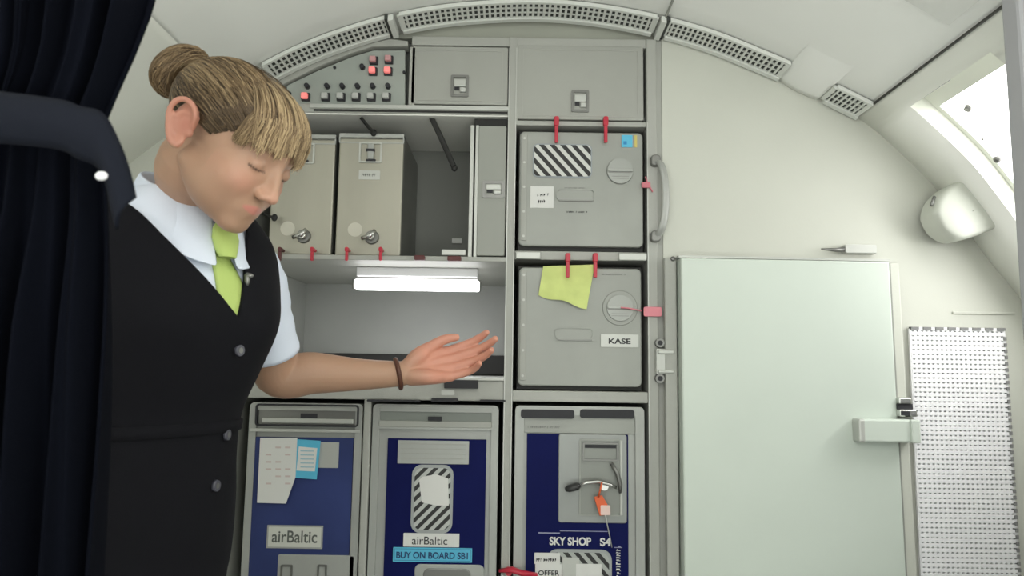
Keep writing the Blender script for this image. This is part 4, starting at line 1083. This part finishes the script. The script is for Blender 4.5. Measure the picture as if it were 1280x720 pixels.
# waistband seam and skirt
def belt(z0, z1, off, name, m_, n=120):
    b = MB(); rows = [[Vector(torso_pt(2*PI*k/n, z, off+e)) for k in range(n)] for z, e in ((z0, -.004), (z0+.002, .0), (z1-.002, 0), (z1, -.004))]
    b.sheet(rows, closed_u=True); return b.build(name, m_, body)
belt(1.012, 1.030, .019, 'waistband', vestm)
b = MB(); rows = [[Vector(torso_pt(2*PI*k/96, z, .010)) for k in range(96)] for z in np.linspace(.50, .80, 14)] ; 
rows = [[Vector(torso_pt(2*PI*k/96, max(z, .56), .008+.006*math.sin(k*.7)*max(0, .7-z))+V(0, 0, min(0, z-.56))) for k in range(96)] for z in np.linspace(.46, 1.0, 24)]
b.sheet(rows, closed_u=True); b.build('skirt', vestm, body)
btm = mat('button_navy', (.07, .07, .09), .35)
def on_front(px, py, off=.02, rng_=(.7, 1.3)):
    """point of the clothed front surface met by a sight line"""
    best = None
    for a in np.linspace(-1.3, 1.3, 53):
        z = None
        for z in np.linspace(rng_[0], rng_[1], 61):
            q = torso_pt(a % (2*PI), z, off); 
            d = Vector(q)-Vector((0, 0, CZ)); fx = d.dot(RT)/d.dot(FW)*FPX+640; fy = 360-d.dot(UP)/d.dot(FW)*FPX
            e = (fx-px)**2+(fy-py)**2
            if best is None or e < best[0]: best = (e, q, a, z)
    q, a = best[1], best[2]; nrm = Fd*math.cos(a)+Ld*math.sin(a)
    return q, nrm
for (px, py) in ((302, 437), (284, 545), (270, 607)):
    q, nn = on_front(px, py, .017); b = MB(); b.cyl(Vector(q-nn*.002), Vector(q+nn*.003), .0085, .0075, n=20); b.mi = 1; b.cyl(Vector(q+nn*.003), Vector(q+nn*.0034), .004, n=12); b.build('button', [btm, alud], body)
q, nn = on_front(310, 350, .017); b = MB(); b.ball(Vector(q), (.004, .004, .010), 2); b.ball(Vector(q+V(.002, 0, .005)), (.007, .004, .004), 2); b.build('lapel_pin', alud, body)
q, nn = on_front(343, 394, .017); b = MB(); b.ball(Vector(q), (.006, .006, .006), 2); b.tube([Vector(q), Vector(q+V(-.006, 0, .012))], .003, 8); b.build('clip', [alud], body)
# tie: knot and blade
def TW(px, py, Y): p = P(px, py, Y); return V(*p)
kn = NC+Fd*.074+V(0, 0, -.054)
b = MB(); rows = []
kw = [(.010, .0), (.018, -.010), (.021, -.024), (.017, -.040), (.012, -.050)]
prof = []
for i, (w_, h) in enumerate(kw):
    row = []
    for k in range(25):
        a = 2*PI*k/24; row.append(Vector(kn+Ld*(math.cos(a)*w_)+Fd*(.006+math.sin(a)*.011+i*.003)+V(0, 0, h+.006)))
    rows.append(row)
b.sheet(rows); b.ball(Vector(kn+Fd*.006+V(0, 0, .004)), (.010, .010, .006), 2); tk = b.build('tie', tiem, body)
b = MB(); rows = []
for i in range(16):
    t = i/15; z = kn[2]-.036-t*.105; w_ = .014+.020*t; row = []
    for k in range(9):
        l = (k/8*2-1)*w_; f0 = torso_pt(0 if True else 0, z, .007)
        f_ = (f0-V(*[sec(z)[0], sec(z)[1], z]))@Fd
        row.append(Vector(V(sec(z)[0], sec(z)[1], z)+Fd*(f_+.001-.004*abs(k/8*2-1)**2)+Ld*(l+.024*t)))
    rows.append(row)
b.sheet(rows); o = b.build('tie_blade', tiem, body); m = o.modifiers.new('t', 'SOLIDIFY'); m.thickness = .003
# bracelet
ax_ = V(.86, .2, .2); ax_ /= np.linalg.norm(ax_); e1 = np.cross(ax_, Uz); e1 /= np.linalg.norm(e1); e2 = np.cross(ax_, e1)
b = MB(); wc = WRL+V(-.006, -.001, 0); b.tube([Vector(wc+(e1*math.cos(2*PI*k/40)+e2*math.sin(2*PI*k/40))*.027) for k in range(41)], .0045, 10, cap=False)
b.build('bracelet', mat('brown_leather', (.09, .03, .015), .5), body)
# shoes
for s in (1, -1):
    b = MB(); limb(b, [V(-.60, 1.08, .07)+Ld*s*.07-Fd*.02, V(-.60, 1.08, .055)+Ld*s*.07+Fd*.09, V(-.60, 1.08, .034)+Ld*s*.07+Fd*.18], [.042, .040, .026], 5, 18)
    q = V(-.60, 1.08, 0)+Ld*s*.07-Fd*.03; b.box(q[0]-.022, q[0]+.022, q[1]-.022, q[1]+.022, 0, .05, .004); b.build('shoe', ink, body)
# ------------------------------------------------ hair
hairm = mat('hair', (.30, .2, .1), .42, spec=.35)
nt = hairm.node_tree; at = nt.nodes.new('ShaderNodeAttribute'); at.attribute_name = 'tone'
nt.links.new(at.outputs['Color'], nt.nodes['Principled BSDF'].inputs['Base Color'])
BUN = V(.004, -.146, .036)      # bun centre, head-local
def hr(d, ex):
    d = np.atleast_2d(d); return d*head_r(d, ex)[:, None]
def hairline(d):
    """positive inside the hair region, in units of direction"""
    x, y, z = np.abs(d[:, 0]), d[:, 1], d[:, 2]
    # boundary height of hair as a function of azimuth from the front
    az = np.arctan2(x, y)       # 0 front .. pi back
    bz = np.interp(az, [0, .35, .8, 1.10, 1.35, 1.62, 1.85, 2.3, PI], [.52, .52, .42, .22, .00, .22, -.10, -.52, -.62])
    return z-bz
b = MB(); nu2, nv2 = 240, 160; dd = grid_dirs(nu2, nv2); hlv = hairline(dd)
thick = np.where(hlv > 0, .004+.007*np.clip(hlv/.25, 0, 1), -.006+0*hlv); thick = -.006+(.011+.003*np.clip(hlv/.5, 0, 1))*np.clip((hlv+.03)/.10, 0, 1)
rad2 = head_r(dd)
sphere_mesh(b, hw(dd*(rad2+thick)[:, None]), nu2, nv2)
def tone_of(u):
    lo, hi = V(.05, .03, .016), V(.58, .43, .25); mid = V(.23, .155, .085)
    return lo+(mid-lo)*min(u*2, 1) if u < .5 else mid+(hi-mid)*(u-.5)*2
cap_o = b.build('hair', hairm, body)
def set_tone(o, vals):
    a_ = o.data.color_attributes.new('tone', 'FLOAT_COLOR', 'POINT'); a_.data.foreach_set('color', np.concatenate([vals, np.ones((len(vals), 1))], 1).ravel())
vc = len(cap_o.data.vertices); c_ = np.empty(vc*3); cap_o.data.vertices.foreach_get('co', c_); c_ = (c_.reshape(-1, 3)+V(-.58, 1.08, 0)-HEADC) @ HM/HS
# streaks running from the face edge towards the bun
vv = c_/np.linalg.norm(c_, axis=1)[:, None]; bd = BUN/np.linalg.norm(BUN)
tt = vv-(vv@bd)[:, None]*bd; aa = np.arctan2(tt@V(1, 0, 0), tt@np.cross(bd, V(1, 0, 0)))
st = .5+.2*np.sin(aa*37)+.18*np.sin(aa*71+2)+.12*np.sin(aa*131+1)
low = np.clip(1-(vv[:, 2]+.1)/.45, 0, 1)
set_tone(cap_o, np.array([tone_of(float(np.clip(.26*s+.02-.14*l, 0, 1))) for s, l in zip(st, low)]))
# strands
pend = []; cv_pts = []; cv_tone = []; cv_r = []
def slerp(a, c, t):
    a = a/np.linalg.norm(a); c = c/np.linalg.norm(c); w_ = math.acos(np.clip(a@c, -1, 1)); return (a*math.sin((1-t)*w_)+c*math.sin(t*w_))/math.sin(w_)
def add_strand(ds, offs, tone, r):
    pend.append((len(cv_pts), np.array(ds), np.array(offs))); cv_pts.append(None); cv_tone.append(tone); cv_r.append(r)
R_ = random.Random(5)
# combed-back hair: from hairline to the bun
for i in range(3200):
    az = R_.uniform(.25, PI)*(1 if R_.random() < .8 else -1)*1.0      # her left side (x negative) faces the camera
    x = math.sin(abs(az))*(1 if az > 0 else -1); y = math.cos(az)
    bz = float(np.interp(abs(az), [0, .35, .8, 1.10, 1.35, 1.62, 1.85, 2.3, PI], [.62, .58, .44, .23, .01, .23, -.09, -.50, -.60]))+.015+R_.random()**2.0*.55
    a = V(x, y, bz); a /= np.linalg.norm(a); e = bd+V(R_.gauss(0, .06), R_.gauss(0, .05), R_.gauss(0, .06)); n = 12
    if a@(e/np.linalg.norm(e)) > .96: continue
    sag = R_.uniform(-.10, .04); ds = []
    for k in range(n):
        t = k/(n-1); d = slerp(a, e, t); d = d+V(0, 0, sag*math.sin(PI*t)*.5); ds.append(d/np.linalg.norm(d))
    lift = R_.uniform(.0075, .0125); offs = [(.001 if k == 0 else lift*(min(1, k/2.5))) for k in range(n)]
    u = np.clip(.44+R_.gauss(0, .27)+.20*math.sin(az*23)+.12*math.sin(az*61)-(.32 if bz < .30 else 0), 0, 1)
    add_strand(ds, offs, tone_of(float(u)), .0007)
for i in range(900):
    az = R_.uniform(.62, 1.55)*(1 if R_.random() < .7 else -1); x, y = math.sin(az), math.cos(az)
    bz = float(np.interp(abs(az), [0, .35, .8, 1.10, 1.35, 1.62, 1.85, 2.3, PI], [.62, .58, .40, .19, -.03, .19, -.09, -.50, -.60]))+R_.uniform(0, .26)
    a = V(x, y, bz); a /= np.linalg.norm(a); n = 8; ds = [slerp(a, bd, .42*k/(n-1)) for k in range(n)]
    add_strand(ds, [.0008+.0078*min(1, k/1.5) for k in range(n)], tone_of(float(np.clip(.16+R_.gauss(0, .12), 0, 1))), .0007)
# fringe over the forehead, swept to the face side
for i in range(1700):
    u0 = R_.uniform(-.62, .62); a = V(u0*.75, .40+R_.uniform(-.38, .22), .90); tipx = u0*1.20+R_.gauss(0, .03)-.05
    if tipx < -.68: continue
    tipz = .28+R_.gauss(0, .05)+.06*math.sin(u0*21+1)+.04*math.sin(u0*53)+(.06 if abs(tipx) < .2 else 0)
    e = V(tipx, .86, tipz); n = 11; ds = []; offs = []
    pk_ = R_.uniform(.010, .020); tl_ = R_.uniform(.004, .012)
    for k in range(n):
        t = k/(n-1); ds.append(slerp(a, e, t)); offs.append(.008+(pk_-.008)*math.sin(min(1, t*1.5)*PI/2)+(tl_-pk_)*max(0, t-.6)/.4)
    u = np.clip(.70+R_.gauss(0, .25)+.20*math.sin(u0*31)+.1*math.sin(u0*77), 0, 1)
    add_strand(ds, offs, tone_of(float(u)), .0007)
# side fringe falling in front of the temple
for sgn in (-1, 1):
    for i in range(420):
        a = V(sgn*R_.uniform(.30, .62), .50, .80); e = V(sgn*R_.uniform(.56, .74), R_.uniform(.50, .72), R_.uniform(.08, .34)); n = 10
        pk_ = R_.uniform(.008, .014); ds = [slerp(a, e, k/(n-1)) for k in range(n)]; offs = [.006+(pk_-.006)*math.sin(PI*min(1, .15+.8*k/(n-1))) for k in range(n)]
        add_strand(ds, offs, tone_of(float(np.clip(.52+R_.gauss(0, .2), 0, 1))), .00065)
# bun coils
bun_n = BUN/np.linalg.norm(BUN); t1_ = np.cross(bun_n, V(1, 0, 0)); t1_ /= np.linalg.norm(t1_); t2_ = np.cross(bun_n, t1_)
for i in range(1900):
    ph0 = R_.uniform(0, 2*PI); rad_ = R_.uniform(.014, .034); th_ = R_.uniform(0, 2*PI); rr_ = R_.uniform(.011, .0150); n = 14
    major = .0280; pts = []; tw = R_.uniform(-.9, .9); span = R_.uniform(1.4, 2.8)
    for k in range(n):
        t = k/(n-1); ph = ph0+span*t; q = th_+tw*t*2
        rad_m = rr_*1.25
        pts.append(BUN+bun_n*(.004+math.sin(q)*rad_m)+(t1_*math.cos(ph)+t2_*math.sin(ph))*(major+math.cos(q)*rad_m))
    cv_pts.append(np.array(pts)); cv_tone.append(tone_of(float(np.clip(.52+R_.gauss(0, .2)+.1*math.sin(th_*5), 0, 1)))); cv_r.append(.0008)
# stray strands
for i in range(26):
    a = V(-.75+R_.gauss(0, .05), -.55, -.25); e = a+V(R_.gauss(0, .12), -.12+R_.gauss(0, .1), -.45); n = 8
    ds = [slerp(a, e, k/(n-1)) for k in range(n)]; add_strand(ds, [.003+.010*(k/(n-1)) for k in range(n)], tone_of(.35), .00035)
alld = np.concatenate([p_[1] for p_ in pend]); alld /= np.linalg.norm(alld, axis=1)[:, None]; allr = head_r(alld); i0 = 0
for idx, ds, offs in pend:
    n = len(ds); cv_pts[idx] = alld[i0:i0+n]*(allr[i0:i0+n]+offs)[:, None]; i0 += n
vsl, fsl, tn = [], [], []
for pts, tone, r in zip(cv_pts, cv_tone, cv_r):
    n = len(pts); tg = np.gradient(pts, axis=0); tg /= np.linalg.norm(tg, axis=1)[:, None]+1e-9
    up = pts/np.linalg.norm(pts, axis=1)[:, None]; s_ = np.cross(tg, up); s_ /= np.linalg.norm(s_, axis=1)[:, None]+1e-9; u_ = np.cross(s_, tg)
    taper_ = np.clip(np.linspace(1.0, .35, n), .3, 1)*r; b0 = len(vsl)*1
    for k in range(n):
        for (ca, sa) in ((1.6, 0), (-.8, .9), (-.8, -.9)):
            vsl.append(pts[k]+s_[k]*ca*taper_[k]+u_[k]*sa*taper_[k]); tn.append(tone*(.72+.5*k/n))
    for k in range(n-1):
        for c in range(3):
            fsl.append((b0+k*3+c, b0+k*3+(c+1) % 3, b0+(k+1)*3+(c+1) % 3, b0+(k+1)*3+c))
vw = hw(np.array(vsl))-V(-.58, 1.08, 0)
me = bpy.data.meshes.new('hair_strands'); me.from_pydata(vw.tolist(), [], fsl)
for p in me.polygons: p.use_smooth = True
# join the cap, the strands and a bun core into one hair object
bc = MB(); 
for k in range(24):
    ph = 2*PI*k/24
core = [hw(BUN+bun_n*.002+(t1_*math.cos(2*PI*k/24)+t2_*math.sin(2*PI*k/24))*.027)[0] for k in range(25)]
bc.tube([Vector(p) for p in core], .0160, 14, cap=False); bc.ball(Vector(hw(BUN)[0]), .024, 3)
co_ = bc.build('bun', hairm, body); set_tone(co_, np.tile(tone_of(.30), (len(co_.data.vertices), 1)))
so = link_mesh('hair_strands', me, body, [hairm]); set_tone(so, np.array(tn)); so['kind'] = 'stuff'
tie_ = MB()
# ================================================================ curtain
YC = .62
def cx_(px, py): return P(px, py, YC).x
zt_, zb_ = 1.86, .03
# right edge of the cloth against height, from the photograph
edge = [(-260, 225), (0, 183), (60, 163), (110, 143), (150, 128), (200, 127), (260, 130), (300, 131), (400, 129), (560, 123), (720, 114), (1200, 100)]
ledge = [(-260, 10), (0, 10), (60, 5), (110, -10), (150, -40), (200, -50), (260, -60), (400, -90), (720, -110), (1200, -120)]
ez = [P(e[1], e[0], YC).z for e in edge][::-1]; ex = [P(e[1], e[0], YC).x for e in edge][::-1]
lz = [P(e[1], e[0], YC).z for e in ledge][::-1]; lx = [P(e[1], e[0], YC).x for e in ledge][::-1]
cur = mat('curtain_navy', (.0018, .0024, .005), .95, bump=.25, bscale=600, spec=.06)
t = thing('curtain', (-.42, YC, .03), 'dark navy curtain gathered by a tie band at the left edge', 'curtain')
b = MB(); rows = []; ztie = P(100, 190, YC).z
for j in range(90):
    z = zb_+(zt_-zb_)*j/89; xr_ = float(np.interp(z, ez, ex)); xl_ = float(np.interp(z, lz, lx)); row = []
    pinch = 1-.65*math.exp(-((z-ztie)/.12)**2)
    for i in range(161):
        u = i/160; x = xl_+(xr_-xl_)*u
        y = YC+pinch*(.022*math.sin(u*PI*9+.5*math.sin(z*3))+.008*math.sin(u*PI*21+z*2.5))
        row.append(Vector((x+.004*math.sin(u*50)*pinch*(1-u), y, z)))
    rows.append(row)
b.sheet(rows); o = b.build('cloth', cur, t); m = o.modifiers.new('t', 'SOLIDIFY'); m.thickness = .003
bandm = mat('tie_band_navy', (.003, .0045, .010), .85, bump=.2, bscale=600, spec=.2)
b = MB(); up = [(-60, 112), (70, 128), (105, 138), (132, 146), (150, 178), (163, 212), (172, 250)]; lo = [(-60, 176), (70, 186), (105, 200), (128, 210), (140, 232), (146, 262), (152, 288)]
rows = []
for s in range(7):
    v = s/6; ctl = []
    for (a, c) in zip(up, lo):
        p = P(a[0]*(1-v)+c[0]*v, a[1]*(1-v)+c[1]*v, YC-.036); p.y = YC-.040-.008*math.sin(v*PI); ctl.append(V(*p))
    rows.append([Vector(q) for q in smooth_path(ctl, 5)])
b.sheet(rows); o = b.build('tie_band', bandm, t); m = o.modifiers.new('t', 'SOLIDIFY'); m.thickness = .003
b = MB(); p = P(127, 220, YC-.05); b.ball(p, (.0055, .003, .004), 2); b.build('snap_button', mat('snap_white', (.7, .7, .72), .3), t)
# ================================================================ light
w = bpy.data.worlds.new('w'); SC.world = w; w.use_nodes = True
w.node_tree.nodes['Background'].inputs[0].default_value = (.93, .98, .92, 1); w.node_tree.nodes['Background'].inputs[1].default_value = 1.6
def area(name, loc, target, sx, sy, power, col=(1, 1, 1)):
    l = bpy.data.lights.new(name, 'AREA'); l.shape = 'RECTANGLE'; l.size = sx; l.size_y = sy; l.energy = power; l.color = col
    o = bpy.data.objects.new(name, l); COL.objects.link(o); o.location = loc
    d = Vector(target)-Vector(loc); o.rotation_euler = d.to_track_quat('-Z', 'Y').to_euler(); return o
area('ceiling_lamp', (.1, .1, 1.86), (.1, .5, 0), 1.0, .5, 3, (1, .99, .94))
area('ceiling_lamp', (-.1, -1.0, 1.9), (0, .6, .9), 1.2, .5, 8, (1, .99, .95))
wp = taper(cR[24], 1.36)
for s_ in (-1, 1):
    area('ceiling_fill', (s_*.98+.02, -.2, 1.38), (.02+s_*.50, -.2, 2.0), .10, 2.3, 19, (1, 1, .95))  # added unseen fill strips that throw extra light on the ceiling
area('window_daylight', (wp[0]+.04, 1.36, wp[2]+.03), (.4, 1.30, .6), .2, .3, 2.2, (1, 1, .98))
l = bpy.data.lights.new('strip_lamp', 'AREA'); 
area('strip_lamp', ((P(520, 355, D+.1)).x, D+.105, P(520, 364, D+.1).z-.004), (P(520, 355).x, D+.2, .9), .26, .02, .8, (.98, .98, 1))
vs = SC.view_settings; vs.view_transform = 'Standard'; vs.look = 'None'; vs.gamma = 1; vs.use_curve_mapping = False; vs.exposure = -0.08
